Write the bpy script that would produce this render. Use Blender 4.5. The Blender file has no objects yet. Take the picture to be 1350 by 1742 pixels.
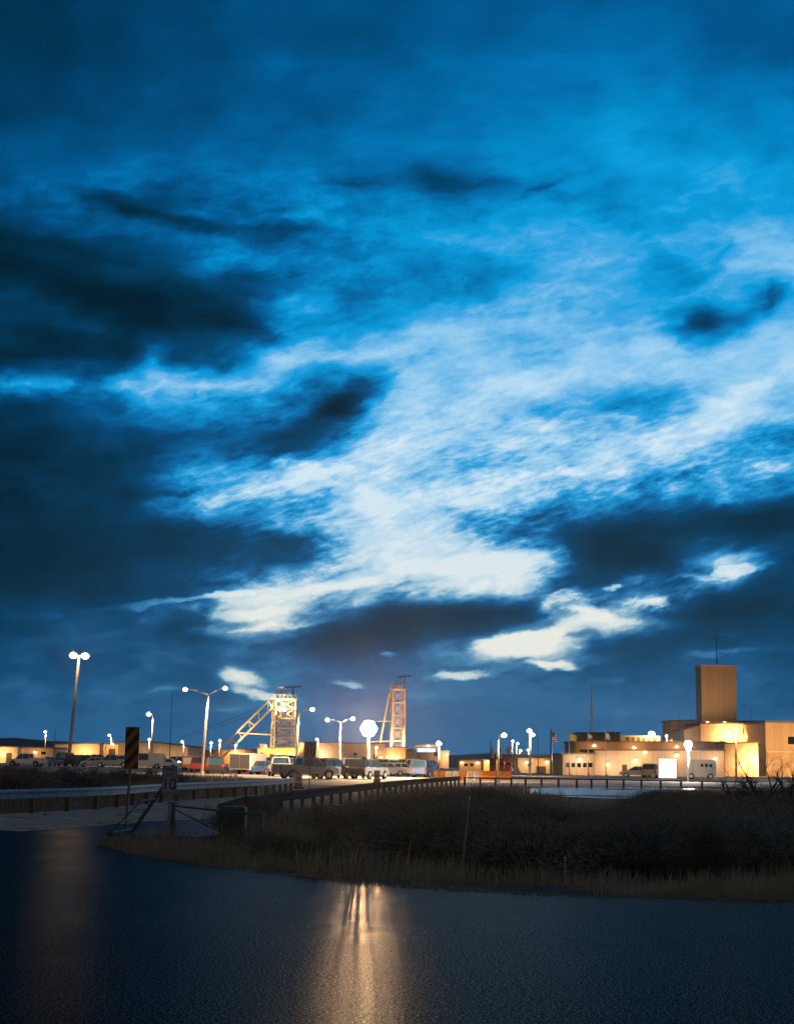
import bpy, math, random
import numpy as np
from mathutils import Vector, Matrix, noise as mnoise
random.seed(7)
rng = np.random.default_rng(7)
S = bpy.context.scene
COL = S.collection
R_ = math.radians

# ------------------------------------------------------------------ camera
CAM_H, FOC = 1.85, 2600.0
TH, RO = math.atan(422 / FOC), R_(0.9)
CAM = Vector((0, 0, CAM_H))
F_ = Vector((0, math.cos(TH), math.sin(TH)))
R0 = Vector((1, 0, 0)); U0 = Vector((0, -math.sin(TH), math.cos(TH)))
RT = R0 * math.cos(RO) + U0 * math.sin(RO)
UP = U0 * math.cos(RO) - R0 * math.sin(RO)
cd = bpy.data.cameras.new('camera')
cd.sensor_fit = 'HORIZONTAL'; cd.sensor_width = 24.0; cd.lens = 24.0 * FOC / 1350
cd.clip_start = 0.1; cd.clip_end = 20000
cam = bpy.data.objects.new('camera', cd); COL.objects.link(cam)
m3 = Matrix((RT, UP, -F_)).transposed()
cam.matrix_world = Matrix.Translation(CAM) @ m3.to_4x4()
S.camera = cam

S.view_settings.view_transform = 'Standard'
S.view_settings.look = 'None'
S.view_settings.exposure = 0.0
S.view_settings.gamma = 1.0
S.cycles.use_denoising = True
S.cycles.max_bounces = 5
S.cycles.diffuse_bounces = 2
S.cycles.glossy_bounces = 3
S.cycles.sample_clamp_indirect = 4.0
S.cycles.sample_clamp_direct = 0.0
S.cycles.caustics_reflective = False
S.cycles.caustics_refractive = False

# ------------------------------------------------------------------ node helper
class NT:
    def __init__(s, tree):
        s.t = tree; tree.nodes.clear()
    def n(s, typ, ins=None, **kw):
        nd = s.t.nodes.new(typ)
        for k, v in kw.items(): setattr(nd, k, v)
        for k, v in (ins or {}).items():
            if typ == 'ShaderNodeMix' and k in ('A', 'B'): k = 6 if k == 'A' else 7
            sock = nd.inputs[k]
            if hasattr(v, 'is_linked') or isinstance(v, bpy.types.NodeSocket): s.t.links.new(v, sock)
            else: sock.default_value = v
        return nd
    def m(s, op, a, b=None, c=None, clamp=False):
        ins = {0: a}
        if b is not None: ins[1] = b
        if c is not None: ins[2] = c
        nd = s.n('ShaderNodeMath', ins, operation=op); nd.use_clamp = clamp
        return nd.outputs[0]
    def ramp(s, fac, stops, interp='LINEAR'):
        nd = s.n('ShaderNodeValToRGB', {0: fac}); cr = nd.color_ramp; cr.interpolation = interp
        while len(cr.elements) < len(stops): cr.elements.new(0.5)
        while len(cr.elements) > len(stops): cr.elements.remove(cr.elements[-1])
        for i, (p, c) in enumerate(stops):
            cr.elements[i].position = p
        for i, (p, c) in enumerate(stops):
            cr.elements[i].color = (c, c, c, 1) if not isinstance(c, (tuple, list)) else (*c, 1)
        return nd.outputs[0]

def lin(c):
    c = c / 255.0
    return c / 12.92 if c <= 0.04045 else ((c + 0.055) / 1.055) ** 2.4
def rgb(r, g, b): return (lin(r), lin(g), lin(b))

# ------------------------------------------------------------------ world: dusk sky with broken clouds
GRID = """
3334455566666667777777777777
3334455566666677778888887777
3334456667777778899999998877
444556666777788899999AAA9999
45556666777788899AAAABBBBAAA
666677788888999AABBBBCCCCCBB
67778888999A999999ABCCCCDDCC
667665688 99ABBBAABBCCCDDDDDD
24566677878ABCDDDDDDEEEEEEFF
12334 4588 9ABBBBBCCDEEEDCDFGG
4421112358AA9AAABDEEFFFEDEBD
333311235 7BCDEGGGGGGGGGC9CGH
1124395 59EFEFGGGHGGGHHHHGHHI
ABBBDEFFFDBA9CHHHHIHHHGGHIIH
3356788 9AB848GIIIHGFFEDEIJHG
1234567 8877CIIIIHGGHGHHIHGDB
01223 59ACGIIIIIHGFGGHHGFDCDC
1134 4BFGDCEGIJIHIHGCBA9A9A85
0012345799CFIIIIEB9876667544
0012345666 69GJJKJJJE62369A86
1123479CFGHHIFFIJJI867ACFC65
6677788DFGEBA555567EHGDB6555
7777788888888989BHGGA7777777
888888889999999AA99988888888
888888889A999999999999888888
9999999999999999999999999999
9999999999999999999999999999
"""
rows = [r.replace(' ', '') for r in GRID.strip().split('\n')]
for i, r in enumerate(rows):
    assert len(r) == 28, (i, len(r))
def lv(c): return int(c, 36) / 20.0

w = bpy.data.worlds.new('World'); S.world = w; w.use_nodes = True
nt = NT(w.node_tree)
geo = nt.n('ShaderNodeNewGeometry')
dirn = nt.n('ShaderNodeVectorMath', {0: nt.n('ShaderNodeTexCoord').outputs['Generated']}, operation='NORMALIZE').outputs[0]
def dot(v):
    return nt.n('ShaderNodeVectorMath', {0: dirn, 1: tuple(v)}, operation='DOT_PRODUCT').outputs['Value']
dz = dot(F_); dx = dot(RT); dy = dot(UP)
den = nt.m('MAXIMUM', nt.m('ADD', dz, 1.0), 0.05)
KS = 2 * FOC * 1.027
u = nt.m('MULTIPLY_ADD', nt.m('DIVIDE', dx, den), KS, 675.0)
v = nt.m('MULTIPLY_ADD', nt.m('DIVIDE', dy, den), -KS, 871.0)
p0 = nt.n('ShaderNodeCombineXYZ', {0: u, 1: v, 2: 0.0}).outputs[0]
def noise(vec, scale, detail, rough, dist=0.0, loc=(0, 0, 0), rot=0.0, scl=(1, 1, 1)):
    mp = nt.n('ShaderNodeMapping', {'Vector': vec, 'Location': tuple(-997 * x for x in loc), 'Rotation': (0, 0, -rot), 'Scale': tuple(1 / x for x in scl)}, vector_type='TEXTURE')
    return nt.n('ShaderNodeTexNoise', {'Vector': mp.outputs[0], 'Scale': scale, 'Detail': detail, 'Roughness': rough, 'Distortion': dist})
n1 = noise(p0, 1 / 150., 6, 0.62, loc=(0, 0, 3.3), rot=R_(10), scl=(0.9, 1.7, 1))
wv = nt.n('ShaderNodeVectorMath', {0: n1.outputs['Color'], 1: (0.5, 0.5, 0.5)}, operation='SUBTRACT').outputs[0]
wv = nt.n('ShaderNodeVectorMath', {0: wv, 1: (110, 62, 0)}, operation='MULTIPLY').outputs[0]
p1 = nt.n('ShaderNodeVectorMath', {0: p0, 1: wv}, operation='ADD').outputs[0]
sp = nt.n('ShaderNodeSeparateXYZ', {0: p1})
wu, wvv = sp.outputs[0], sp.outputs[1]
un = nt.m('MULTIPLY_ADD', wu, 1 / 1450., 50 / 1450.)
acc = None
def after(vec, a):   # evaluates vec only once a is known, which keeps the shader's working memory small
    return nt.n('ShaderNodeVectorMath', {0: a, 1: (1e-9, 1e-9, 0), 2: vec}, operation='MULTIPLY_ADD').outputs[0]
for i, r in enumerate(rows):
    yc = i * 50.0
    c = nt.ramp(un if acc is None else nt.m('MULTIPLY_ADD', acc, 1e-9, un), [((k * 50 + 50) / 1450., lv(ch)) for k, ch in enumerate(r)], 'CARDINAL')
    if i == 0:
        wgt = nt.m('SUBTRACT', 1.0, nt.m('MULTIPLY', wvv, 1 / 50.), clamp=True)
    elif i == len(rows) - 1:
        wgt = nt.m('MULTIPLY_ADD', wvv, 1 / 50., -(yc - 50) / 50., clamp=True)
    else:
        wgt = nt.m('SUBTRACT', 1.0, nt.m('ABSOLUTE', nt.m('MULTIPLY_ADD', wvv, 1 / 50., -yc / 50.)), clamp=True)
    acc = nt.m('MULTIPLY', c, wgt) if acc is None else nt.m('MULTIPLY_ADD', c, wgt, acc)
# small separate clouds: (x, y, half width, half height, tilt deg, amount)
n2 = noise(p0, 1 / 50., 7, 0.62, loc=(9, 1, 0), rot=R_(8), scl=(0.7, 1.5, 1))
w2 = nt.n('ShaderNodeVectorMath', {0: n2.outputs['Color'], 1: (0.5, 0.5, 0.5)}, operation='SUBTRACT').outputs[0]
w2 = nt.n('ShaderNodeVectorMath', {0: w2, 1: (90, 44, 0)}, operation='MULTIPLY').outputs[0]
p2 = nt.n('ShaderNodeVectorMath', {0: p0, 1: w2}, operation='ADD').outputs[0]
BLOBS = [
 (900, 1103, 75, 17, -3, .55), (960, 1075, 60, 13, -20, .35), (945, 1136, 40, 7, 6, .6), (790, 1157, 48, 7, 0, .45),
 (592, 1172, 28, 7, 5, .4), (655, 1120, 17, 6, 0, .35), (402, 1160, 38, 12, 8, .6), (445, 1188, 50, 7, 12, .5),
 (1130, 1030, 28, 10, 0, .6), (1056, 1000, 18, 5, 0, .5), (1020, 1045, 45, 9, 18, .35), (1235, 975, 80, 7, -10, .28),
 (430, 1046, 70, 9, -7, .3), (330, 1022, 130, 6, -6, .3), (520, 1010, 120, 7, -10, .2), (450, 1072, 90, 5, -6, .2), (760, 965, 160, 10, -8, .14), (860, 965, 70, 14, 0, .15), (1235, 1085, 30, 5, 8, .12), (1240, 1115, 60, 4, -4, .14),
 (720, 1190, 60, 5, 8, .08), (1065, 1162, 26, 4, -3, .12), (270, 1180, 28, 4, 0, .14), (380, 1207, 22, 4, 0, .16),
 (790, 1055, 160, 28, -3, -.36), (620, 1080, 75, 30, 0, -.3), (1060, 935, 85, 26, 6, -.28), (1270, 880, 110, 20, -3, -.18),
 (1230, 1020, 90, 25, -18, -.16), (560, 1085, 60, 25, 0, -.1), (870, 1092, 40, 10, -15, .1),
 (590, 1100, 90, 24, 0, -.13), (1170, 895, 190, 36, -4, -.16), (1250, 1040, 120, 36, -6, -.16), (1130, 1095, 160, 22, -2, -.1), (300, 860, 120, 40, 4, -.08),
 (1000, 1046, 30, 7, 20, .3), (1085, 1022, 26, 6, -10, .25), (960, 1020, 30, 8, -30, .3), (700, 985, 220, 14, -10, .12), (500, 815, 110, 10, -16, .12),
 (735, 292, 55, 24, 12, -.3), (830, 303, 60, 13, 4, -.24), (925, 312, 42, 9, -22, -.28), (605, 302, 50, 8, 8, -.26),
 (1205, 540, 46, 24, -8, -.5), (1165, 562, 32, 14, 20, -.2), (1235, 568, 40, 14, -30, -.2), (1308, 508, 38, 16, -40, -.42), (1200, 465, 60, 10, -35, -.14), (1236, 420, 8, 30, 8, -.1),
 (1100, 565, 45, 7, -10, -.1), (565, 692, 95, 20, -30, -.34), (600, 668, 50, 16, -20, -.2), (480, 772, 90, 11, -16, -.3), (400, 735, 120, 16, 0, -.14), (1120, 672, 90, 14, -5, -.14),
 (90, 570, 90, 20, 10, -.16), (300, 610, 55, 16, 0, -.22), (185, 338, 60, 10, 15, -.26), (260, 362, 60, 10, 15, -.2), (355, 378, 60, 9, 4, -.28), (80, 655, 110, 14, 0, .16), (410, 640, 140, 22, 2, .18), (560, 600, 160, 14, -6, .1),
 (505, 381, 55, 8, 0, -.26), (180, 500, 230, 34, 12, -.14), (120, 420, 140, 16, 12, -.12), (410, 545, 60, 22, 22, -.2), (1290, 780, 80, 12, -15, -.1), (1120, 790, 60, 14, -5, -.08),
 (440, 870, 60, 16, -10, -.12), (430, 930, 130, 16, -4, -.12), (600, 650, 40, 10, -30, -.08), (1270, 110, 45, 22, 0, -.05),
]
for (bx, by, hw, hh, an, am) in BLOBS:
    mp = nt.n('ShaderNodeMapping', {'Vector': after(p2, acc), 'Location': (bx, by, 0), 'Rotation': (0, 0, R_(an)), 'Scale': (hw, hh, 1)}, vector_type='TEXTURE').outputs[0]
    q = nt.n('ShaderNodeVectorMath', {0: mp, 1: mp}, operation='DOT_PRODUCT').outputs['Value']
    q = nt.m('MULTIPLY', q, nt.m('MULTIPLY_ADD', q, .6, .4)) if am > .25 else q
    g = nt.m('POWER', 0.42, q)
    acc = nt.m('MULTIPLY_ADD', g, am * .88 if am > 0 else am * (.62 if by < 850 else .8), acc)
# wisps: fibres fanned along the wind
fib = noise(p1, 1 / 75., 7, 0.66, loc=(3, 7, 0), rot=R_(14), scl=(0.5, 1.9, 1)).outputs['Fac']
bil = noise(p2, 1 / 80., 8, 0.64, loc=(1, 2, 5), rot=R_(6), scl=(0.6, 1.35, 1)).outputs['Fac']
rip = noise(p0, 1 / 16., 3, 0.55, loc=(5, 1, 0), rot=R_(18), scl=(0.45, 1.9, 1)).outputs['Fac']
# strength of detail: low in the smooth upper sky, high in the lower cloud field
band = nt.ramp(nt.m('MULTIPLY', v, 1 / 1300., clamp=True), [(0, .1), (.2, .12), (.3, .24), (.45, .32), (.54, .5), (.62, 1.), (.8, 1.), (.87, .5), (.95, .18), (1, .1)])
mid = nt.m('SUBTRACT', 1.0, nt.m('ABSOLUTE', nt.m('MULTIPLY_ADD', acc, 2.4, -1.55)), clamp=True)
fmask = nt.m('MULTIPLY', nt.ramp(nt.m('MULTIPLY', v, 1 / 1300., clamp=True), [(0, .1), (.35, .12), (.5, .25), (.57, .85), (.68, .95), (.74, .8), (.8, .45), (.88, .25), (1, .1)]),
             nt.ramp(nt.m('MULTIPLY', u, 1 / 1350., clamp=True), [(0, .25), (.2, .35), (.35, .9), (.6, 1.), (1, .75)]))
fd = nt.m('ADD', nt.m('MULTIPLY_ADD', fib, 1.15, -0.575), nt.m('MULTIPLY_ADD', rip, 0.7, -0.35))
edge = nt.ramp(acc, [(0, .25), (.12, .7), (.25, 1.), (.48, 1.), (.6, .55), (.75, .28), (1, .2)])
upm = nt.ramp(nt.m('MULTIPLY', v, 1 / 1300., clamp=True), [(0, .15), (.2, .3), (.27, 1.), (.5, 1.), (.62, 0.), (1, 0.)])
bd = nt.m('ADD', nt.m('MULTIPLY', nt.m('MULTIPLY_ADD', bil, 1.7, -0.85), band),
          nt.m('MULTIPLY', nt.m('MULTIPLY_ADD', bil, 1.5, -0.75), nt.m('MULTIPLY', nt.m('MULTIPLY', edge, upm), nt.ramp(nt.m('MULTIPLY', u, 1 / 1350., clamp=True), [(0, 1.), (.3, .9), (.5, .45), (1, .45)]))))
fd = nt.m('MULTIPLY', fd, fmask)
det = nt.m('ADD', fd, bd)
L = nt.m('MULTIPLY_ADD', det, nt.m('MULTIPLY_ADD', mid, 0.72, 0.28), acc, clamp=True)
crisp = nt.ramp(nt.m('MULTIPLY', v, 1 / 1300., clamp=True), [(0, 0.), (.25, 0.), (.5, 0.), (.62, .15), (.7, .4), (.86, .5), (.9, .3), (1, 0.)])
Ls = nt.n('ShaderNodeMapRange', {'Value': L, 1: .22, 2: .88, 3: .12, 4: .95}, interpolation_type='SMOOTHSTEP').outputs[0]
Lm = nt.n('ShaderNodeMix', {0: crisp, 2: L, 3: Ls}, data_type='FLOAT').outputs[0]
L = Lm
upper = nt.ramp(L, [(0, rgb(0, 29, 44)), (.12, rgb(0, 46, 72)), (.25, rgb(0, 65, 107)), (.35, rgb(0, 86, 141)), (.45, rgb(0, 110, 173)),
                    (.55, rgb(0, 138, 200)), (.65, rgb(10, 158, 222)), (.72, rgb(62, 168, 228)), (.8, rgb(118, 190, 236)), (.88, rgb(158, 209, 243)), (.95, rgb(190, 224, 246)), (1, rgb(212, 234, 247))])
lower = nt.ramp(L, [(0, rgb(0, 30, 46)), (.12, rgb(0, 44, 68)), (.25, rgb(0, 64, 102)), (.35, rgb(12, 80, 126)), (.45, rgb(42, 104, 152)),
                    (.55, rgb(60, 126, 170)), (.65, rgb(100, 152, 184)), (.75, rgb(150, 186, 204)), (.85, rgb(196, 216, 218)), (.95, rgb(232, 238, 232)), (1, rgb(252, 248, 236))])
lowf = nt.ramp(nt.m('MULTIPLY_ADD', v, 1 / 500., -600 / 500., clamp=True), [(0, 0.), (.5, .12), (.75, .5), (.95, 1.), (1, 1.)])
mx = nt.n('ShaderNodeMix', {'Factor': lowf, 'A': upper, 'B': lower}, data_type='RGBA')
# the physical dusk sky adds its faint glow to the air near the horizon
nish = nt.n('ShaderNodeTexSky', sky_type='NISHITA')
nish.sun_disc = False; nish.sun_elevation = R_(-2.0); nish.sun_rotation = R_(-2); nish.altitude = 1000
gl = nt.n('ShaderNodeMix', {'Factor': 1.0, 'A': nish.outputs[0], 'B': (0.002, 0.003, 0.004, 1)}, data_type='RGBA', blend_type='MULTIPLY')
ad = nt.n('ShaderNodeMix', {'Factor': 1.0, 'A': mx.outputs[2], 'B': gl.outputs[2]}, data_type='RGBA', blend_type='ADD')
# unseen sky behind the viewer: neutral overcast added to light surfaces facing it
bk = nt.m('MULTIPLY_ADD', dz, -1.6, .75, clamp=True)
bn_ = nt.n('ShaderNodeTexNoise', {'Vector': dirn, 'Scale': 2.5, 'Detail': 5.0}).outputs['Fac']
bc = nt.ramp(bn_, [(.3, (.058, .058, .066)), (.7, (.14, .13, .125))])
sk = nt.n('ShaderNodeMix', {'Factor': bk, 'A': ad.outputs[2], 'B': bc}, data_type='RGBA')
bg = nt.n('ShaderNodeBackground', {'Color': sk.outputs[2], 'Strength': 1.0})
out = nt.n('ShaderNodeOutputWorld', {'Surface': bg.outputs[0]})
w.cycles.sampling_method = 'MANUAL'; w.cycles.sample_map_resolution = 512

# ------------------------------------------------------------------ pixel helpers (photo pixels -> places)
def ray(px, py):
    return F_ + RT * ((px - 675) / FOC) + UP * ((871 - py) / FOC)
def at(px, py, D):
    d = ray(px, py); return CAM + d * (D / d.y)
def gnd(px, py, z=0.0):
    d = ray(px, py); return CAM + d * ((z - CAM_H) / d.z)
def base(px, D, z=0.0):
    """ground point at distance D whose picture column is px (near the horizon)"""
    p = at(px, 1300, D); q = at(px, 1380, D)
    # follow column down to z
    t = (z - p.z) / (q.z - p.z) if abs(q.z - p.z) > 1e-6 else 0
    return Vector((p.x + (q.x - p.x) * t, D, z))
def zof(py, px, D): return at(px, py, D).z

# ------------------------------------------------------------------ materials
MATS = {}
def mat(name, col, rough=0.6, metal=0.0, var=0.15, scale=3.0, bump=0.0, bscale=40.0, spec=0.5, emit=None, estr=0.0, coat=0.0, trans=0.0):
    if name in MATS: return MATS[name]
    m = bpy.data.materials.new(name); m.use_nodes = True
    t = NT(m.node_tree)
    co = t.n('ShaderNodeTexCoord').outputs['Object']
    nz = t.n('ShaderNodeTexNoise', {'Vector': co, 'Scale': scale, 'Detail': 5.0, 'Roughness': 0.6}).outputs['Fac']
    c0 = tuple(x * (1 - var) for x in col); c1 = tuple(min(1, x * (1 + var)) for x in col)
    cr = t.ramp(nz, [(.3, c0), (.7, c1)])
    ins = {'Base Color': cr, 'Roughness': rough, 'Metallic': metal, 'Specular IOR Level': spec, 'Coat Weight': coat}
    bs = t.n('ShaderNodeBsdfPrincipled', ins)
    if trans: bs.inputs['Transmission Weight'].default_value = trans
    if emit:
        bs.inputs['Emission Color'].default_value = (*emit, 1); bs.inputs['Emission Strength'].default_value = estr
    if bump:
        bn = t.n('ShaderNodeTexNoise', {'Vector': co, 'Scale': bscale, 'Detail': 4.0}).outputs['Fac']
        bp = t.n('ShaderNodeBump', {'Strength': bump, 'Distance': 0.02, 'Height': bn})
        t.t.links.new(bp.outputs[0], bs.inputs['Normal'])
    t.n('ShaderNodeOutputMaterial', {'Surface': bs.outputs[0]})
    MATS[name] = m
    return m
def panel_mat(name, col, pitch=1.2, rough=0.7, var=.12):
    """wall of vertical metal or precast panels"""
    if name in MATS: return MATS[name]
    m = bpy.data.materials.new(name); m.use_nodes = True
    t = NT(m.node_tree)
    co = t.n('ShaderNodeTexCoord').outputs['Object']
    sx = t.n('ShaderNodeSeparateXYZ', {0: co})
    s = t.m('ADD', sx.outputs[0], sx.outputs[1])
    fr = t.m('FRACT', t.m('MULTIPLY', s, 1 / pitch))
    seam = t.m('LESS_THAN', fr, 0.07)
    idn = t.m('FLOOR', t.m('MULTIPLY', s, 1 / pitch))
    wn = t.n('ShaderNodeTexWhiteNoise', {'W': idn}, noise_dimensions='1D').outputs['Value']
    nz = t.n('ShaderNodeTexNoise', {'Vector': co, 'Scale': .35, 'Detail': 6.0, 'Roughness': 0.65}).outputs['Fac']
    mixv = t.m('ADD', t.m('MULTIPLY', nz, .75), t.m('MULTIPLY', wn, .25))
    cr = t.ramp(mixv, [(.3, tuple(x * (1 - var) for x in col)), (.7, tuple(min(1, x * (1 + var)) for x in col))])
    mx = t.n('ShaderNodeMix', {'Factor': t.m('MULTIPLY', seam, .35), 'A': cr, 'B': (col[0] * .4, col[1] * .4, col[2] * .4, 1)}, data_type='RGBA')
    bs = t.n('ShaderNodeBsdfPrincipled', {'Base Color': mx.outputs[2], 'Roughness': rough})
    t.n('ShaderNodeOutputMaterial', {'Surface': bs.outputs[0]})
    MATS[name] = m
    return m
def lamp_mat(name, col, strength):
    if name in MATS: return MATS[name]
    m = bpy.data.materials.new(name); m.use_nodes = True
    t = NT(m.node_tree)
    e = t.n('ShaderNodeEmission', {'Color': (*col, 1), 'Strength': strength})
    t.n('ShaderNodeOutputMaterial', {'Surface': e.outputs[0]})
    MATS[name] = m
    return m

# ------------------------------------------------------------------ mesh builder
class MB:
    def __init__(s): s.v = []; s.f = []
    def add(s, vs, fs):
        o = len(s.v); s.v += [tuple(x) for x in vs]; s.f += [tuple(i + o for i in f) for f in fs]; return s
    def box(s, x0, x1, y0, y1, z0, z1):
        return s.add([(x0, y0, z0), (x1, y0, z0), (x1, y1, z0), (x0, y1, z0), (x0, y0, z1), (x1, y0, z1), (x1, y1, z1), (x0, y1, z1)],
                     [(0, 3, 2, 1), (4, 5, 6, 7), (0, 1, 5, 4), (1, 2, 6, 5), (2, 3, 7, 6), (3, 0, 4, 7)])
    def bbox(s, x0, x1, y0, y1, z0, z1, b):
        """box with chamfered vertical edges and chamfered top"""
        pr = lambda e: [(x0 + b + e, y0 + e), (x1 - b - e, y0 + e), (x1 - e, y0 + b + e), (x1 - e, y1 - b - e), (x1 - b - e, y1 - e), (x0 + b + e, y1 - e), (x0 + e, y1 - b - e), (x0 + e, y0 + b + e)]
        vs = [(x, y, z0) for x, y in pr(0)] + [(x, y, z1 - b) for x, y in pr(0)] + [(x, y, z1) for x, y in pr(b)]
        fs = [tuple(range(7, -1, -1)), tuple(range(16, 24))]
        for k in range(2):
            for i in range(8):
                j = (i + 1) % 8
                fs.append((k * 8 + i, k * 8 + j, k * 8 + 8 + j, k * 8 + 8 + i))
        return s.add(vs, fs)
    def tube(s, p, q, r0, r1=None, n=6, cap=True):
        p = Vector(p); q = Vector(q); r1 = r0 if r1 is None else r1
        d = (q - p)
        if d.length < 1e-6: return s
        d.normalize()
        a = d.orthogonal().normalized(); b = d.cross(a)
        vs = []
        for c, r in ((p, r0), (q, r1)):
            for i in range(n):
                t = 2 * math.pi * i / n
                vs.append(c + a * (r * math.cos(t)) + b * (r * math.sin(t)))
        fs = [(i, (i + 1) % n, n + (i + 1) % n, n + i) for i in range(n)]
        if cap: fs += [tuple(range(n - 1, -1, -1)), tuple(range(n, 2 * n))]
        return s.add(vs, fs)
    def poly_tube(s, pts, radii, n=6):
        for i in range(len(pts) - 1): s.tube(pts[i], pts[i + 1], radii[i], radii[i + 1], n, True)
        return s
    def prism(s, prof, w0, w1=None, zref=None, y0=None):
        """side profile (x,z) extruded in y; width narrows from w0 at lowest z to w1 at highest"""
        zs = [p[1] for p in prof]; za, zb = min(zs), max(zs); n = len(prof); vs = []
        for sgn in (-1, 1):
            for (x, z) in prof:
                t = (z - za) / (zb - za) if zb > za else 0
                wd = w0 if w1 is None else w0 + (w1 - w0) * t
                vs.append((x, sgn * wd / 2, z))
        fs = [tuple(range(n)), tuple(range(2 * n - 1, n - 1, -1))] + [(i, n + i, n + (i + 1) % n, (i + 1) % n) for i in range(n)]
        return s.add(vs, fs)
    def sheet(s, pts):
        return s.add(pts, [tuple(range(len(pts)))])
    def sphere(s, c, r, n=10, m=6, sz=1.0):
        c = Vector(c); vs = [c + Vector((0, 0, r * sz))]
        for j in range(1, m):
            ph = math.pi * j / m
            for i in range(n):
                t = 2 * math.pi * i / n
                vs.append(c + Vector((r * math.sin(ph) * math.cos(t), r * math.sin(ph) * math.sin(t), r * sz * math.cos(ph))))
        vs.append(c - Vector((0, 0, r * sz)))
        fs = [(0, 1 + i, 1 + (i + 1) % n) for i in range(n)]
        for j in range(m - 2):
            for i in range(n):
                a = 1 + j * n; fs.append((a + i, a + n + i, a + n + (i + 1) % n, a + (i + 1) % n))
        l = len(vs) - 1; a = 1 + (m - 2) * n
        fs += [(a + i, l, a + (i + 1) % n) for i in range(n)]
        return s.add(vs, fs)
    def mesh(s, name, mt, org=(0, 0, 0), smooth=False):
        me = bpy.data.meshes.new(name); o = Vector(org)
        me.from_pydata([tuple(Vector(x) - o) for x in s.v], [], s.f); me.validate(); 
        if mt: me.materials.append(mt)
        if smooth: me.polygons.foreach_set('use_smooth', [True] * len(me.polygons))
        me.update(); return me
    def build(s, name, mt, parent=None, org=None, smooth=False):
        """coords are world coords; org = origin; for a child the parent's (unrotated) location"""
        if org is None: org = parent.location if parent is not None else (0, 0, 0)
        me = s.mesh(name, mt, org, smooth)
        ob = bpy.data.objects.new(name, me); COL.objects.link(ob)
        if parent is not None: ob.parent = parent
        else: ob.location = org
        return ob
def local(name, mb, mt, parent, smooth=False):
    me = mb.mesh(name, mt, (0, 0, 0), smooth); ob = bpy.data.objects.new(name, me); COL.objects.link(ob); ob.parent = parent; return ob
def tag(o, label=None, cat=None, group=None, kind=None):
    if label: o['label'] = label
    if cat: o['category'] = cat
    if group: o['group'] = group
    if kind: o['kind'] = kind
    return o
def thing(name, label, cat, loc, rotz=0.0, group=None):
    o = bpy.data.objects.new(name, None); COL.objects.link(o); o.location = loc; o.rotation_euler = (0, 0, rotz)
    o.empty_display_size = 0.3
    return tag(o, label, cat, group)
def point(parent, loc, power, col, radius=0.25):
    ld = bpy.data.lights.new('light', 'POINT'); ld.energy = power * LAMP_K; ld.color = col; ld.shadow_soft_size = radius
    lo = bpy.data.objects.new('light', ld); COL.objects.link(lo); lo.parent = parent
    lo.location = Vector(loc) - parent.location; return lo
def spot(parent, loc, aim, power, col, radius=0.25, cone=150, blend=.35):
    """shielded fitting: throws its light into a cone along aim"""
    ld = bpy.data.lights.new('light', 'SPOT'); ld.energy = power * LAMP_K; ld.color = col; ld.shadow_soft_size = radius
    ld.spot_size = R_(cone); ld.spot_blend = blend
    lo = bpy.data.objects.new('light', ld); COL.objects.link(lo); lo.parent = parent
    lo.location = Vector(loc) - parent.location; lo.rotation_euler = Vector(aim).to_track_quat('-Z', 'Y').to_euler(); return lo
def text_mesh(name, txt, size, mt, parent, loc, rot, ext=0.003):
    cu = bpy.data.curves.new(name, 'FONT'); cu.body = txt; cu.size = size; cu.extrude = ext; cu.align_x = 'CENTER'; cu.align_y = 'CENTER'
    ob = bpy.data.objects.new('tmp_text', cu); COL.objects.link(ob)
    dg = bpy.context.evaluated_depsgraph_get()
    me = bpy.data.meshes.new_from_object(ob.evaluated_get(dg)); bpy.data.objects.remove(ob)
    me.materials.clear(); me.materials.append(mt)
    o = bpy.data.objects.new(name, me); COL.objects.link(o); o.parent = parent; o.location = loc; o.rotation_euler = rot
    return o

LAMP_K = 0.6
WARM = (1.0, 0.66, 0.36); SOD = (1.0, 0.52, 0.18); WHT = (1.0, 0.86, 0.68)
steel = mat('galvanised_steel', (.42, .43, .44), .45, .6, .2, 6)
polem = mat('painted_pole', (.36, .35, .33), .5, .0, .08, 2)
darkm = mat('dark_metal', (.03, .03, .035), .5, .3, .2, 5)
cream = mat('cream_steel', (.72, .64, .5), .6, .0, .12, .8)
rustm = mat('rust_steel', (.58, .36, .2), .7, .0, .25, .8)
bulbA = lamp_mat('lamp_glow_white', (1, .85, .66), 12)
bulbB = lamp_mat('lamp_glow_warm', (1, .72, .42), 10)
bulbC = lamp_mat('flood_glow', (1, .88, .72), 60)
bulbF = lamp_mat('lamp_glow_far', (1, .86, .72), 6)

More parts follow.
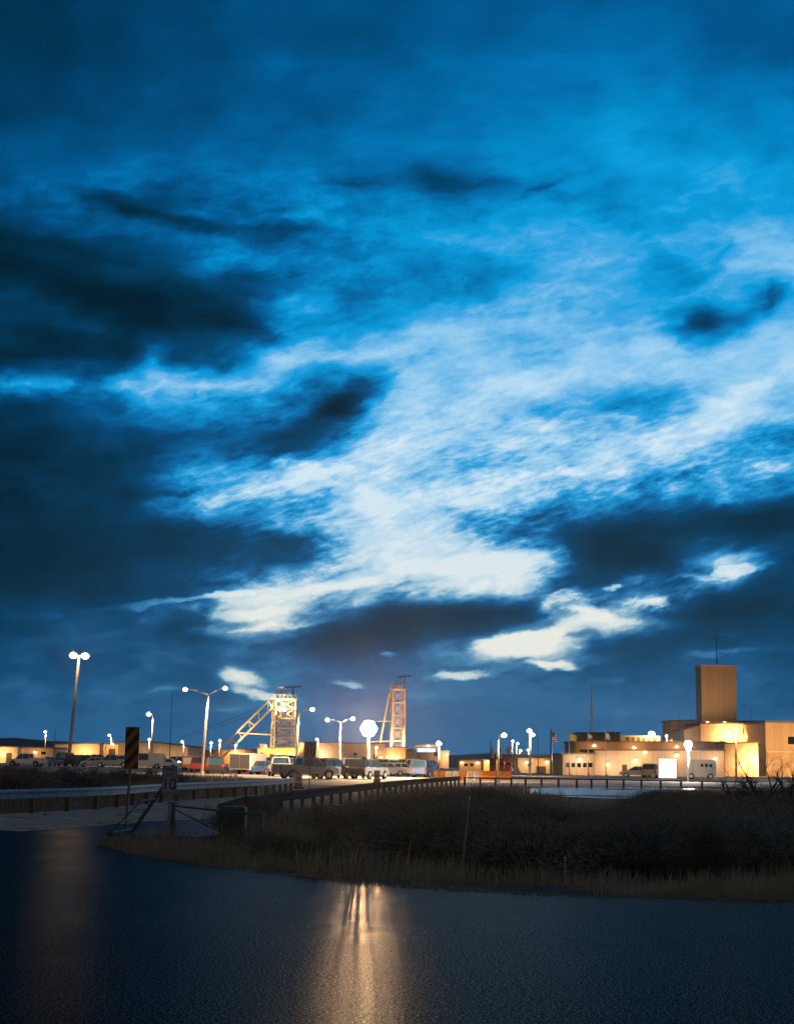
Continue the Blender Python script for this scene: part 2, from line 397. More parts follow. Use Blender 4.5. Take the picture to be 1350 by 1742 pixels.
# ------------------------------------------------------------------ ground and roads
edge_px = [(-900, 1392), (180, 1440), (250, 1457), (400, 1478), (550, 1495), (700, 1508), (900, 1520), (1100, 1526), (1350, 1532), (2100, 1552)]
edge = [gnd(*p) for p in edge_px[1:]]
ex = [p.x for p in edge]; ey = [p.y for p in edge]
def y_edge(x): return float(np.interp(x, ex, ey))
LRAIL = [(base(px, D)) for px, D in ((-420, 37.5), (-200, 42), (0, 47.7), (170, 54), (300, 65), (440, 78), (497, 89))]
RRAIL = [(base(px, D)) for px, D in ((378, 36.7), (402, 40.5), (440, 47), (500, 54), (600, 68), (700, 90), (780, 112))]
RR2 = [(base(px, D)) for px, D in ((790, 116), (900, 118), (1060, 118), (1290, 116))]
rr_y = [p.y for p in RRAIL]; rr_x = [p.x for p in RRAIL]
def x_left(y):   # left border of the scrub
    if y < 37: return float(np.interp(y, [28, 33, 37], [gnd(180, 1440).x + 0.4, gnd(190, 1424).x + .6, RRAIL[0].x + .5]))
    return float(np.interp(y, rr_y, rr_x)) + .5
def sm(a, b, x):
    t = min(1, max(0, (x - a) / (b - a))); return t * t * (3 - 2 * t)
WPOLY = [(gnd(a, b).x, gnd(a, b).y) for a, b in ((870, 1343), (930, 1336), (1100, 1336), (1180, 1340), (1100, 1357), (1040, 1361), (960, 1358), (900, 1350))]
def in_water(x, y):
    c = False; n = len(WPOLY)
    for i in range(n):
        (x1, y1), (x2, y2) = WPOLY[i], WPOLY[i - 1]
        if (y1 > y) != (y2 > y) and x < (x2 - x1) * (y - y1) / (y2 - y1) + x1: c = not c
    return c
def scrub(x, y):
    t = y - y_edge(x)
    if t <= 0 or x < x_left(y): return 0.0
    return sm(0, 2.5, t) * sm(0, 1.5, x - x_left(y))
def gz(x, y):
    k = scrub(x, y); t = y - y_edge(x)
    z = -0.03
    if k > 0:
        z += -0.42 * k * sm(0, 8, t) * (1 - sm(34, 60, t))
        z += k * 0.10 * mnoise.noise(Vector((x * .22, y * .22, 0))) + k * .04 * mnoise.noise(Vector((x * .9, y * .9, 3)))
    return z
xs = np.concatenate([[-2400, -1500, -400, -150, -80, -50], np.arange(-34, 46, .8), [50, 60, 80, 150, 400, 1500, 2400]])
ys = np.concatenate([[-200, -40, 0, 10], np.arange(16, 100, .8), np.arange(100, 140, 4), [150, 200, 300, 500, 900, 1400, 2300]])
vg = [(float(x), float(y), gz(x, y)) for y in ys for x in xs]; nx = len(xs)
fg = [(j * nx + i, j * nx + i + 1, (j + 1) * nx + i + 1, (j + 1) * nx + i) for j in range(len(ys) - 1) for i in range(nx - 1)]
mb = MB(); mb.v = vg; mb.f = fg
soil = mat('desert_soil', (.075, .055, .038), .95, 0, .45, .6, .6, 12, spec=.15)
tag(mb.build('ground', soil, smooth=True), kind='structure')

def asphalt(name, c0, c1, r0, r1, bump, dist=.0012):
    m = bpy.data.materials.new(name); m.use_nodes = True; t = NT(m.node_tree)
    co = t.n('ShaderNodeTexCoord').outputs['Object']
    big = t.n('ShaderNodeTexNoise', {'Vector': co, 'Scale': .25, 'Detail': 6.0, 'Roughness': .65}).outputs['Fac']
    st = t.n('ShaderNodeMapping', {'Vector': co, 'Scale': (.06, 1.1, 1), 'Rotation': (0, 0, R_(-6))}).outputs[0]
    lane = t.n('ShaderNodeTexNoise', {'Vector': st, 'Scale': 1.0, 'Detail': 4.0}).outputs['Fac']
    agg = t.n('ShaderNodeTexVoronoi', {'Vector': co, 'Scale': 55.0}).outputs['Distance']
    ag2 = t.n('ShaderNodeTexNoise', {'Vector': co, 'Scale': 36.0, 'Detail': 5.0, 'Roughness': .75}).outputs['Fac']
    ag4 = t.n('ShaderNodeTexNoise', {'Vector': co, 'Scale': 80.0, 'Detail': 3.0, 'Roughness': .7}).outputs['Fac']
    ag3 = t.n('ShaderNodeTexNoise', {'Vector': co, 'Scale': 9.0, 'Detail': 3.0, 'Roughness': .6}).outputs['Fac']
    mixv = t.m('ADD', t.m('MULTIPLY', big, .5), t.m('MULTIPLY', lane, .5))
    colr = t.ramp(mixv, [(.35, c0), (.65, c1)])
    sp = t.ramp(t.m('ADD', t.m('MULTIPLY', ag2, .5), t.m('MULTIPLY', ag4, .5)), [(.44, .15), (.54, .7), (.57, 3.5), (.64, 20.)])
    c2 = t.n('ShaderNodeMix', {'Factor': 1.0, 'A': colr, 'B': sp}, data_type='RGBA', blend_type='MULTIPLY').outputs[2]
    # tar-sealed cracks
    wr = t.n('ShaderNodeTexNoise', {'Vector': co, 'Scale': .8, 'Detail': 5.0}).outputs['Color']
    cv = t.n('ShaderNodeVectorMath', {0: co, 1: t.n('ShaderNodeVectorMath', {0: wr, 1: (1.6, 1.6, 0)}, operation='MULTIPLY').outputs[0]}, operation='ADD').outputs[0]
    ck = t.n('ShaderNodeTexVoronoi', {'Vector': cv, 'Scale': .22}, feature='DISTANCE_TO_EDGE').outputs['Distance']
    crack = t.m('LESS_THAN', ck, .011)
    c3 = t.n('ShaderNodeMix', {'Factor': t.m('MULTIPLY', crack, .85), 'A': c2, 'B': (.006, .006, .007, 1)}, data_type='RGBA').outputs[2]
    ro = t.ramp(t.m('ADD', t.m('MULTIPLY', big, .5), t.m('MULTIPLY', ag4, .5)), [(.35, r0), (.65, r1)])
    spk = t.ramp(t.m('ADD', t.m('MULTIPLY', ag2, .5), t.m('MULTIPLY', ag4, .5)), [(.46, 0.), (.54, .005), (.61, .26)])
    bs = t.n('ShaderNodeBsdfPrincipled', {'Base Color': c3, 'IOR': 1.33, 'Roughness': ro, 'Specular IOR Level': spk})
    h = t.m('ADD', t.m('MULTIPLY', ag2, 1.0), t.m('MULTIPLY', agg, .6))
    h = t.m('ADD', h, t.m('MULTIPLY', ag4, .9))
    bp = t.n('ShaderNodeBump', {'Strength': bump, 'Distance': dist, 'Height': h})
    t.t.links.new(bp.outputs[0], bs.inputs['Normal'])
    t.n('ShaderNodeOutputMaterial', {'Surface': bs.outputs[0]})
    return m
asph = asphalt('worn_asphalt', (.006, .0068, .0078), (.015, .0160, .0175), .25, .31, 1.1)
dusty = asphalt('dusty_concrete', (.3, .24, .18), (.42, .34, .26), .75, .9, .5, .01)

def fill(name, pts, z, mt, kind='structure'):
    import bmesh
    bm = bmesh.new()
    vs = [bm.verts.new((p[0], p[1], z)) for p in pts]
    f = bm.faces.new(vs); bm.normal_update()
    if f.normal.z < 0: f.normal_flip()
    bmesh.ops.triangulate(bm, faces=[f])
    me = bpy.data.meshes.new(name); bm.to_mesh(me); bm.free(); me.materials.append(mt)
    o = bpy.data.objects.new(name, me); COL.objects.link(o); return tag(o, kind=kind)
# wobble the broken asphalt edge
edg = []
for i in range(len(edge) - 1):
    a, b = edge[i], edge[i + 1]; n = max(2, int((b - a).length / .35))
    for k in range(n):
        p = a.lerp(b, k / n); wob = .16 * mnoise.noise(Vector((p.x * 1.3, 0, 5))) + .05 * mnoise.noise(Vector((p.x * 4, 0, 9)))
        edg.append((p.x, p.y + wob))
edg.append((90, edge[-1].y))
left_side = [(gnd(178, 1432).x, gnd(178, 1432).y), (gnd(185, 1420).x, gnd(185, 1420).y), (gnd(290, 1424).x, gnd(290, 1424).y), (gnd(372, 1425).x, gnd(372, 1425).y), (RRAIL[0].x + .2, RRAIL[0].y)]
rr = [(p.x + .3, p.y) for p in RRAIL[1:]]
lot_y = 110
road = [(-90, -25), (90, -25)] + edg[::-1] + left_side + rr[:3] + [(rr[2][0] - .2, 47.6)] + [(p.x, p.y) for p in LRAIL[::-1] if p.y < 47.6] + [(-90, 30)]
fill('road', road, 0.0, asph)
side = [(LRAIL[1].x - 10 + k * .25, 38.6 + 7.8 * sm(-9.5, -5.6, LRAIL[1].x - 10 + k * .25) + 2.2 * mnoise.noise(Vector((k * .09, 3, 0))) + 1.1 * mnoise.noise(Vector((k * .5, 8, 0)))) for k in range(int((RRAIL[2].x - LRAIL[1].x + 10.3) / .25))] + [(RRAIL[2].x + .3, 46.9)] + [(p.x + .3, p.y) for p in RRAIL[3:]] + [(RRAIL[-1].x, lot_y + 4), (-12, lot_y + 4)] + [(p.x - .3, p.y) for p in LRAIL[::-1] if p.y > 47] + [(LRAIL[1].x - 10, 47.2)]
fill('side_road', side, 0.004, dusty)
lotm = mat('lot_concrete', (.30, .27, .23), .8, 0, .25, .15, .3, 8)
fill('parking_lot', [(-95, 150), (-25, 150), (-12, lot_y), (8, lot_y), (26, 132), (140, 132), (140, 420), (-140, 420), (-140, 200)], 0.012, lotm)
# sheet of still water below the far rail
wm = mat('still_water', (.01, .02, .03), .22, 0, .1, 1, .12, 3)
wp = [gnd(px, py, -.012) for px, py in ((855, 1346), (900, 1342), (980, 1339), (1100, 1340), (1200, 1342), (1290, 1346), (1240, 1352), (1100, 1357), (1040, 1360), (960, 1356), (900, 1350))]
fill('water', [(p.x, p.y) for p in wp], 0.0, wm)

# loose gravel along the broken edge of the asphalt
mb = MB(); random.seed(3)
for _ in range(4200):
    x = random.uniform(-9.5, 15); t = random.gauss(-.08, .22); y = y_edge(x) + t
    if x < x_left(y) - .1: continue
    r = random.uniform(.006, .02) * (1.6 if random.random() < .08 else 1); z = .002 if t < 0 else -.02
    p = [Vector((random.uniform(-1, 1), random.uniform(-1, 1), random.uniform(.2, 1))).normalized() * r for k in range(2)]
    mb.add([(x - r, y - r * .6, z), (x + r, y - r * .5, z), (x + r * .7, y + r, z), (x - r * .8, y + r * .8, z), (x + p[0].x * .4, y + p[0].y * .4, z + r * random.uniform(.7, 1.3))], [(0, 1, 4), (1, 2, 4), (2, 3, 4), (3, 0, 4)])
tag(mb.build('gravel', mat('pale_gravel', (.16, .14, .12), .9, 0, .5, 30)), kind='stuff')

# far hills
hm = mat('far_hill_scrub', (.06, .04, .03), 1.0, 0, .35, .01, spec=.1)
mb = MB(); prof = [(-900, 1250), (-200, 1252), (0, 1256), (60, 1258), (110, 1262), (150, 1268), (260, 1282), (320, 1287), (560, 1289), (700, 1287), (760, 1284), (830, 1282.5), (900, 1284), (1000, 1286), (1200, 1288), (1500, 1292), (2000, 1296)]
vs = []; n = 0
for i in range(len(prof) - 1):
    for k in range(8):
        t = k / 8; px = prof[i][0] * (1 - t) + prof[i + 1][0] * t; py = prof[i][1] * (1 - t) + prof[i + 1][1] * t
        q = at(px, py, 1500); h = max(q.z, 2) + 1.5 * mnoise.noise(Vector((px * .02, 0, 0)))
        vs += [(q.x, 1400, -1), (q.x, 1500, h), (q.x, 1700, h * .9), (q.x, 2100, -1)]; n += 1
mb.add(vs, [(4 * i + j, 4 * i + 4 + j, 4 * i + 5 + j, 4 * i + 1 + j) for i in range(n - 1) for j in range(3)])
tag(mb.build('hills', hm, smooth=True), kind='structure')

# ------------------------------------------------------------------ lamp posts
def street_lamp(px, D, heads, label, top=None, r=.09, powr=2500, col=WARM, bulb=None, bs=.35, group='lamp posts around the plant', lean=0.0, polemat=None, open_=False):
    """heads: list of (px, py) lamp positions in the photo; the pole stands at column px"""
    b = base(px, D); root = thing('street_lamp', label, 'lamp post', b, 0, group)
    hp = [at(x, y, D) for x, y in heads]
    zt = max(h.z for h in hp) - .15 if top is None else zof(top, px, D)
    tp = Vector((b.x + lean, D, zt))
    MB().tube(b, tp, r * 1.5, r, 8).build('pole', polemat or polem, root, smooth=True)
    MB().tube(b, b + Vector((0, 0, .35)), r * 2.6, r * 2.4, 8).build('footing', lotm, root)
    for h in hp:
        if (Vector((h.x, 0)) - Vector((tp.x, 0))).length > .4:
            mid = tp.lerp(h, .5) + Vector((0, 0, .12))
            MB().tube(tp, mid, r * .8, r * .6, 6).tube(mid, h + Vector((0, 0, bs * .5)), r * .6, r * .5, 6).build('arm', polemat or polem, root, smooth=True)
        hd = MB().bbox(h.x - bs * .9, h.x + bs * .9, D - bs * .7, D + bs * .7, h.z + bs * .25, h.z + bs * .75, .08).build('lamp_head', steel, root)
        g = MB().sphere(h, bs, 14, 9, .85).build('bulb', bulb or bulbA, hd, org=root.location, smooth=True)
        if powr and open_: point(root, h - Vector((0, bs + .3, 0)), powr, col, .3)
        elif powr: spot(root, h - Vector((0, 0, bs + .12)), (0, .35, -1), powr, col, .2, 150, .3)
    return root

G2 = 'lamp posts around the parking area'
street_lamp(116, 280, [(125, 1115), (145, 1116)], 'tall white lamp mast with two bright lamps above the cars at far left', r=.22, powr=1300, col=(1, .58, .26), bs=.7, lean=1.0, group=G2, open_=True)
street_lamp(343, 165, [(315, 1173), (383, 1171)], 'tall white double arm lamp post left of the inclined headframe leg', top=1182, r=.1, powr=9000, bs=.26, lean=.4, group=G2)
street_lamp(257, 260, [(253, 1215)], 'white lamp post standing between the striped marker and the double arm post', r=.13, powr=8000, bs=.42, group=G2)
street_lamp(502, 152, [(531, 1207), (484, 1207)], 'double arm lamp post directly in front of the lit headframe', top=1212, r=.07, powr=5000, bs=.22, group=G2, lean=.2)
street_lamp(577, 158, [(557, 1225), (600, 1223)], 'double arm lamp post left of the dazzling floodlight', top=1229, r=.07, powr=5000, bs=.22, group=G2)
street_lamp(746, 136, [(746, 1265)], 'short lamp post beside the blue and white lit board', r=.06, powr=2000, bs=.25, group=G2)
street_lamp(847, 142, [(857, 1251)], 'lamp post among the thin red masts', top=1255, r=.07, powr=2500, bs=.25, group=G2)
street_lamp(901, 205, [(900, 1243), (905, 1250)], 'lamp post with two stacked lamps behind the flat roofed gatehouse', r=.11, powr=4000, bs=.34, group=G2)
street_lamp(1252, 205, [(1252, 1241)], 'lamp post in front of the yellow lit hall below the tall tower', r=.1, powr=4000, bs=.26, group=G2)
G3 = 'small far lamps along the horizon'
for px, py, lb in ((77, 1245, 'small far lamp above the dark hill at far left'), (186, 1251, 'small far lamp above the long warehouse roof'),
                   (254, 1258, 'tiny lamp just below the lamp post beside the striped marker'), (310, 1262, 'small far lamp over the right end of the long warehouse'),
                   (359, 1264, 'small far lamp right of the double arm post'), (374, 1260, 'small far lamp close to the inclined headframe leg'),
                   (401, 1268, 'tiny far lamp below the inclined headframe leg'), (539, 1258, 'small far lamp above the brown speed limit sign'),
                   (640, 1272, 'tiny lamp just right of the floodlight pole'), (872, 1261, 'small far lamp right of the red masts'),
                   (880, 1265, 'small far lamp over the gatehouse roof left end'), (885, 1277, 'tiny low lamp over the gatehouse roof'),
                   (898, 1276, 'tiny low lamp at the foot of the double lamp post'), (1133, 1252, 'tiny lamp left of the tall tower')):
    street_lamp(px + random.choice((-1.5, 1.5)), 330, [(px, py)], lb, r=.09, powr=4500, bs=.33, bulb=bulbF, group=G3)

# dazzling floodlight cluster
D = 160; b = base(627, D, .012); root = thing('floodlight_mast', 'dazzling cluster of white floodlights on a pole between the headframes', 'floodlight', b)
c = at(627, 1240, D)
MB().tube(b, c, .13, .09, 10).build('pole', polem, root, smooth=True)
MB().tube(c - Vector((.95, -.2, 0)), c + Vector((.95, .2, 0)), .06, n=6).build('crossbar', steel, root)
MB().tube(c + Vector((0, .2, -.95)), c + Vector((0, .2, .95)), .06, n=6).build('spine', steel, root)
for k in range(7):
    h = c + (Vector((0, -.1, 0)) if k == 6 else Vector((.44 * math.cos(k * math.pi / 3), 0, .44 * math.sin(k * math.pi / 3))))
    hd = MB().tube(h + Vector((0, .3, 0)), h + Vector((0, -.1, 0)), .2, .38, 12).build('floodlight', steel, root)
    MB().sphere(h + Vector((0, -.12, 0)), .42, 14, 9, 1.0).build('bulb', bulbC, hd, org=root.location, smooth=True)
point(root, c + Vector((0, -1.3, 0)), 52000, (1, .58, .27), .3)

# globe lamp in front of the office
D = 172; b = base(1170, D); root = thing('globe_lamp', 'tall post lamp with round glowing globe between the glowing white panel and white van', 'lamp post', b)
c = at(1170, 1267, D)
MB().tube(b, c, .12, .09, 8).build('pole', polem, root, smooth=True)
MB().tube(c - Vector((0, 0, .62)), c - Vector((0, 0, .42)), .25, .3, 10).build('collar', steel, root)
MB().sphere(c, .46, 14, 9).build('globe', bulbA, root, smooth=True)
point(root, c - Vector((0, .7, .5)), 12000, WHT, .3)

# ------------------------------------------------------------------ buildings
tan = panel_mat('tan_panel', (.58, .44, .29), 1.5)
pink = panel_mat('rosy_panel', (.66, .50, .37), 1.8)
orng = panel_mat('ochre_panel', (.48, .30, .13), 1.6)
yel = panel_mat('yellow_panel', (.62, .45, .18), 1.4)
brn = panel_mat('brown_panel', (.36, .24, .14), 1.7)
towm = panel_mat('tower_panel', (.36, .235, .12), 1.15, var=.05)
roofm = mat('flat_roofing', (.2, .16, .12), .9, 0, .2, .3)
glass = mat('dark_glass', (.012, .016, .02), .08, 0, .1, 1, spec=.6)
glassb = mat('blue_glass', (.02, .05, .09), .08, 0, .1, 1, spec=.8)
doorm = mat('dark_door', (.05, .035, .03), .6, 0, .2, 1)
def building(label, parts, wallpacks=(), windows=(), doors=(), name='building', group=None):
    """parts: (px0, px1, pytopL, pytopR, D, depth, material)"""
    D0 = parts[0][4]; px0 = parts[0][0]; b = base(px0, D0); root = thing(name, label, 'building', b, 0, group)
    for (x0, x1, yl, yr, D, dp, mt) in parts:
        a = base(x0, D); c = base(x1, D); za = zof(yl, x0, D); zc = zof(yr, x1, D)
        m = MB()
        vs = [(a.x, D, -.2), (c.x, D, -.2), (c.x, D + dp, -.2), (a.x, D + dp, -.2), (a.x, D, za), (c.x, D, zc), (c.x, D + dp, zc), (a.x, D + dp, za)]
        m.add(vs, [(0, 3, 2, 1), (4, 5, 6, 7), (0, 1, 5, 4), (1, 2, 6, 5), (2, 3, 7, 6), (3, 0, 4, 7)])
        m.build('wall', mt, root)
        e = .25
        r = MB(); t = .22
        vs = [(a.x - e, D - e, za + .003), (c.x + e, D - e, zc + .003), (c.x + e, D + dp + e, zc + .003), (a.x - e, D + dp + e, za + .003)]
        vs += [(x, y, z + t) for x, y, z in vs]
        r.add(vs, [(0, 3, 2, 1), (4, 5, 6, 7), (0, 1, 5, 4), (1, 2, 6, 5), (2, 3, 7, 6), (3, 0, 4, 7)])
        r.build('roof', roofm, root)
    for (x0, x1, y0, y1, D) in windows:
        a = at(x0, y1, D); c = at(x1, y0, D)
        f = MB().box(a.x - .08, c.x + .08, D - .07, D - .003, a.z - .08, c.z + .08).build('window', cream, root)
        MB().box(a.x, c.x, D - .09, D - .073, a.z, c.z).build('pane', glass, f, org=root.location)
    for (x0, x1, y0, D) in doors:
        a = base(x0, D); c = at(x1, y0, D)
        MB().box(a.x, c.x, D - .08, D - .003, 0, c.z).build('door', doorm, root)
    for (x, y, D, pw, cl) in wallpacks:
        h = at(x, y, D)
        hd = MB().bbox(h.x - .3, h.x + .3, D - .45, D - .003, h.z, h.z + .3, .05).build('wall_light', steel, root)
        MB().box(h.x - .26, h.x + .26, D - .46, D - .15, h.z - .16, h.z - .004).build('lens', bulbB, hd, org=root.location)
        spot(root, (h.x, D - 2.8, h.z - .1), (0, 1, -.2), pw * .95, cl, .4, 165, .8)
    return root

building('long tan warehouse with a slightly bowed roof behind the striped marker sign',
         [(92, 168, 1267, 1266, 345, 30, tan), (168.3, 200, 1268, 1267, 352, 26, tan), (200.3, 262, 1263, 1264, 345, 30, tan), (262.3, 318, 1264, 1271, 345, 30, tan)],
         wallpacks=[(145, 1279, 345, 2500, SOD), (192, 1266, 352, 1200, SOD)], windows=[(172, 181, 1270, 1274, 352)], doors=[(184, 196, 1274, 352), (240, 252, 1283, 345)], name='warehouse')
building('low tan shed at far left in front of the dark hill', [(33, 90, 1273, 1273.5, 320, 14, tan)], wallpacks=[(60, 1279, 320, 500, SOD)], name='shed', windows=[(70, 78, 1279, 1284, 320)])
building('low white roofed shelter at the far left edge', [(-40, 29, 1271, 1272, 315, 12, cream)], wallpacks=[(5, 1279, 315, 1500, SOD)], name='shelter', doors=[(10, 20, 1281, 315)])
building('long low ochre building behind the foot of the inclined leg', [(318.3, 440, 1278, 1276, 440, 25, orng)], wallpacks=[(400, 1284, 440, 3500, SOD)], name='warehouse', windows=[(342, 350, 1284, 1288, 440), (425, 431, 1283, 1287, 440)])
building('bright yellow lit hoist house at the foot of the lit headframe', [(437, 502, 1274, 1273, 380, 12, yel), (441, 453, 1266, 1266, 383, 5, cream)],
         wallpacks=[(435.5, 1285, 379, 3000, SOD), (452, 1269, 382, 1500, SOD), (473, 1282, 380, 2500, SOD), (497, 1281, 380, 2500, SOD)], doors=[(458, 466, 1283, 380)], name='hoist_house', windows=[(443, 448, 1280, 1286, 380)])
building('long rosy hall behind the dazzling floodlight', [(503, 582, 1264, 1264, 390, 28, pink), (582.3, 655, 1265, 1266, 394, 24, pink), (655.3, 690, 1272, 1272, 385, 22, pink)],
         wallpacks=[(548, 1284, 390, 1800, WARM), (648, 1288, 394, 800, SOD), (658, 1287, 385, 800, SOD), (667, 1287, 385, 800, SOD), (676, 1287, 385, 800, SOD)],
         windows=[(520, 526, 1280, 1285, 390), (601, 607, 1281, 1286, 394)], doors=[(634, 642, 1283, 394)], name='hall')
building('brown walled hall below the blue and white lit board', [(690.3, 763, 1276, 1279, 370, 20, brn), (704, 744, 1267.5, 1267.5, 373, 6, cream)],
         wallpacks=[(728, 1268.5, 372.9, 500, WHT), (760, 1284, 370, 2500, WARM)], windows=[(686.5 + 6, 697, 1281, 1285, 370)], name='hall')
# lit board
D = 366; a = at(708, 1281, D); c_ = at(742, 1272, D)
root = thing('lit_board', 'glowing blue and white board on the brown hall roof', 'lit sign', Vector((a.x, D, a.z)))
MB().box(a.x, c_.x, D, D + .3, a.z, c_.z).build('casing', steel, root)
MB().box(a.x + .2, c_.x - .2, D - .03, D - .003, a.z + .2, c_.z - .2).build('face', lamp_mat('board_glow', (.62, .66, 1.0), 1.6), root)
for xx in (a.x + .5, c_.x - .5): MB().box(xx - .08, xx + .08, D + .31, D + .45, 0, c_.z).build('support', darkm, root)
building('low yellow lit site office beyond the orange barriers', [(781, 818, 1295, 1294, 300, 8, yel)], wallpacks=[(785, 1297, 300, 300, SOD), (812, 1297, 300, 300, SOD)], windows=[(789, 795, 1299, 1304, 300), (799, 805, 1299, 1304, 300)], name='site_office')
building('small bright yellow lit hut below the red masts', [(822, 868, 1294, 1294, 310, 8, yel)], wallpacks=[(829, 1296, 310, 1600, SOD), (858, 1298, 310, 500, SOD)], doors=[(845, 850, 1300, 310)], name='site_hut')
# gatehouse with a deep canopy
building('flat roofed tan gatehouse with sloping canopy struts', [(880, 941, 1290, 1291, 262, 8, tan)], wallpacks=[(895, 1297, 262, 700, WARM), (930, 1296, 262, 500, SOD)], doors=[(912, 928, 1304, 262)], windows=[(897, 904, 1298, 1304, 262)], name='gatehouse')
D = 250; a = at(866, 1289, D); c_ = at(941, 1284.5, D)
root = thing('canopy', 'wide flat tan canopy roof in front of the gatehouse', 'canopy', Vector((a.x, D, 0)))
MB().box(a.x, c_.x, D - 4, D + 7, a.z, c_.z).build('roof', tan, root)
for px in (873, 938): q = base(px, D); MB().box(q.x - .18, q.x + .18, D - 3.5, D - 3.1, 0, a.z - .003).build('column', cream, root)
MB().tube(base(884, D), at(868, 1289.5, D), .2, .2, 6).build('strut', cream, root)

# office complex at right
building('long low rosy office block behind the flagpoles and glowing panel',
         [(1010, 1232, 1277, 1278, 236, 16, pink), (957, 1009.7, 1284, 1283, 232, 14, pink)],
         wallpacks=[(1033, 1300, 236, 800, WARM), (1080, 1293, 236, 800, WARM), (1215, 1290, 236, 700, WARM), (1150, 1284, 236, 600, WARM), (985, 1292, 232, 900, WARM), (1096, 1279, 236, 300, SOD)],  # lights on the left wing and mid wall are added to brighten it
         windows=[(962 + i * 9.6, 968.6 + i * 9.6, 1298, 1305.5, 232) for i in range(5)], doors=[(1058, 1066, 1301, 236)], name='office_block')
building('stepped brown building rising behind the low office block', [(978, 1234, 1263, 1264, 262, 16, brn), (985, 1054, 1248, 1247.5, 272, 9, brn)],
         windows=[], name='building', wallpacks=[(1078, 1272, 262, 900, SOD), (1010, 1268, 262, 600, SOD), (1150, 1270, 262, 900, SOD)])
# rooftop unit lit bright
D = 276; a = at(1055, 1263, D); c_ = at(1122, 1252, D)
root = thing('rooftop_unit', 'low floodlit plant unit on the roof left of the tower', 'roof plant', Vector((a.x, D, a.z)))
MB().box(a.x, c_.x, D, D + 5, a.z - 6, c_.z).build('casing', cream, root)
for i in range(6): xx = a.x + 1 + i * .95; MB().box(xx, xx + .6, D - .05, D - .003, c_.z - 1.0, c_.z - .3).build('vent', roofm, root)
h = at(1111, 1249, D - 2)
hd = MB().tube((h.x, D + .2, c_.z), (h.x, D + .2, h.z), .08, .08, 6).build('lamp_post', polem, root)
MB().sphere((h.x, D, h.z + .1), .6, 12, 7, .7).build('bulb', bulbA, hd, org=root.location, smooth=True)
spot(root, (h.x, D - 1.6, h.z + .6), (0, 1, -.3), 3500, SOD, .4, 160)
# tall windowless tower
D = 320
def quad_block(m, pts, z0, z1):
    n = len(pts); m.add([(p[0], p[1], z0) for p in pts] + [(p[0], p[1], z1) for p in pts], [tuple(range(n - 1, -1, -1)), tuple(range(n, 2 * n))] + [(i, (i + 1) % n, n + (i + 1) % n, n + i) for i in range(n)]); return m
a = base(1195, D); c_ = base(1255, D); l = base(1185, D + 9); ztop = zof(1131, 1200, D)
root = thing('tower', 'tall plain brown windowless tower with thin antenna on top', 'tower', a)
quad_block(MB(), [(a.x, a.y), (c_.x, c_.y), (c_.x - .3, c_.y + 9), (l.x, l.y)], 0, ztop - .35).build('wall', towm, root)
quad_block(MB(), [(a.x - .15, a.y - .15), (c_.x + .15, c_.y - .15), (c_.x - .1, c_.y + 9.2), (l.x - .2, l.y + .2)], ztop - .347, ztop).build('parapet', orng, root)
for px in (1203, 1232):
    h = at(px, 1229.5, 306); fh = MB().bbox(h.x - .35, h.x + .35, 305.7, 306.3, h.z - .5, h.z + .1, .06).build('floodlight', steel, root)
    MB().box(h.x - .28, h.x + .28, 305.8, 306.25, h.z + .103, h.z + .16).build('lens', bulbB, fh, org=root.location)
    spot(root, (h.x, 305.5, h.z + .5), (0, .75, 1), 5200, (1, .62, .32), .3, 120, .6)
an = at(1218, 1080, D + 4); MB().tube((an.x, D + 4, ztop), (an.x, D + 4, an.z), .12, .05, 6).tube((an.x - 1, D + 4, an.z - 1), (an.x + 1, D + 4, an.z - .2), .05, .05, 5).build('antenna', darkm, root)
building('brown block standing close against the left side of the tall tower', [(1141, 1184, 1227, 1226.5, 332, 10, orng)], name='building')
building('yellow floodlit hall with sloping left side below the tall tower', [(1192, 1284, 1232, 1232, 300, 14, tan), (1164, 1191.7, 1243, 1234, 301, 12, tan)],
         wallpacks=[(1238, 1250, 300, 6500, SOD), (1262, 1252, 300, 1500, SOD)], windows=[(1263, 1271, 1236, 1250, 300)], name='hall', doors=[(1225, 1232, 1260, 300)])
building('lower annex in front of the yellow lit hall with a blazing lamp', [(1232.5, 1290, 1266, 1264, 255, 10, tan)], wallpacks=[(1284, 1292, 255, 7000, SOD), (1260, 1300, 255, 600, SOD)], name='annex')
a = base(1291, 288); c_ = base(1303, 280); e_ = base(1500, 280)
root = thing('hall', 'large tan hall with angled corner at the right edge', 'building', c_)
zz = zof(1230, 1330, 280)
quad_block(MB(), [(a.x, a.y), (c_.x, c_.y), (e_.x, e_.y), (e_.x, e_.y + 25), (a.x, a.y + 20)], 0, zz).build('wall', tan, root)
quad_block(MB(), [(a.x - .2, a.y), (c_.x - .1, c_.y - .3), (e_.x, e_.y - .3), (e_.x, e_.y + 25), (a.x - .2, a.y + 20)], zz + .003, zz + .35).build('roof', roofm, root)
a2 = at(1338, 1268, 280); c2 = at(1356, 1252, 280)
f = MB().box(a2.x, c2.x, 279.85, 279.997, a2.z, c2.z).build('window', cream, root); MB().box(a2.x + .15, c2.x - .15, 279.8, 279.847, a2.z + .15, c2.z - .15).build('pane', glass, f, org=root.location)
MB().box(c_.x, e_.x, 279.85, 279.997, zof(1280, 1330, 280), zof(1278, 1330, 280)).build('ledge', cream, root)
h = at(1300, 1305, 270)
spot(root, (h.x + 4, 262, 1.0), (.3, 1, .15), 30000, SOD, .4, 150)
building('flat dark roofed link behind the tall tower', [(1255.5, 1300, 1228, 1228, 334, 10, brn)], name='building')

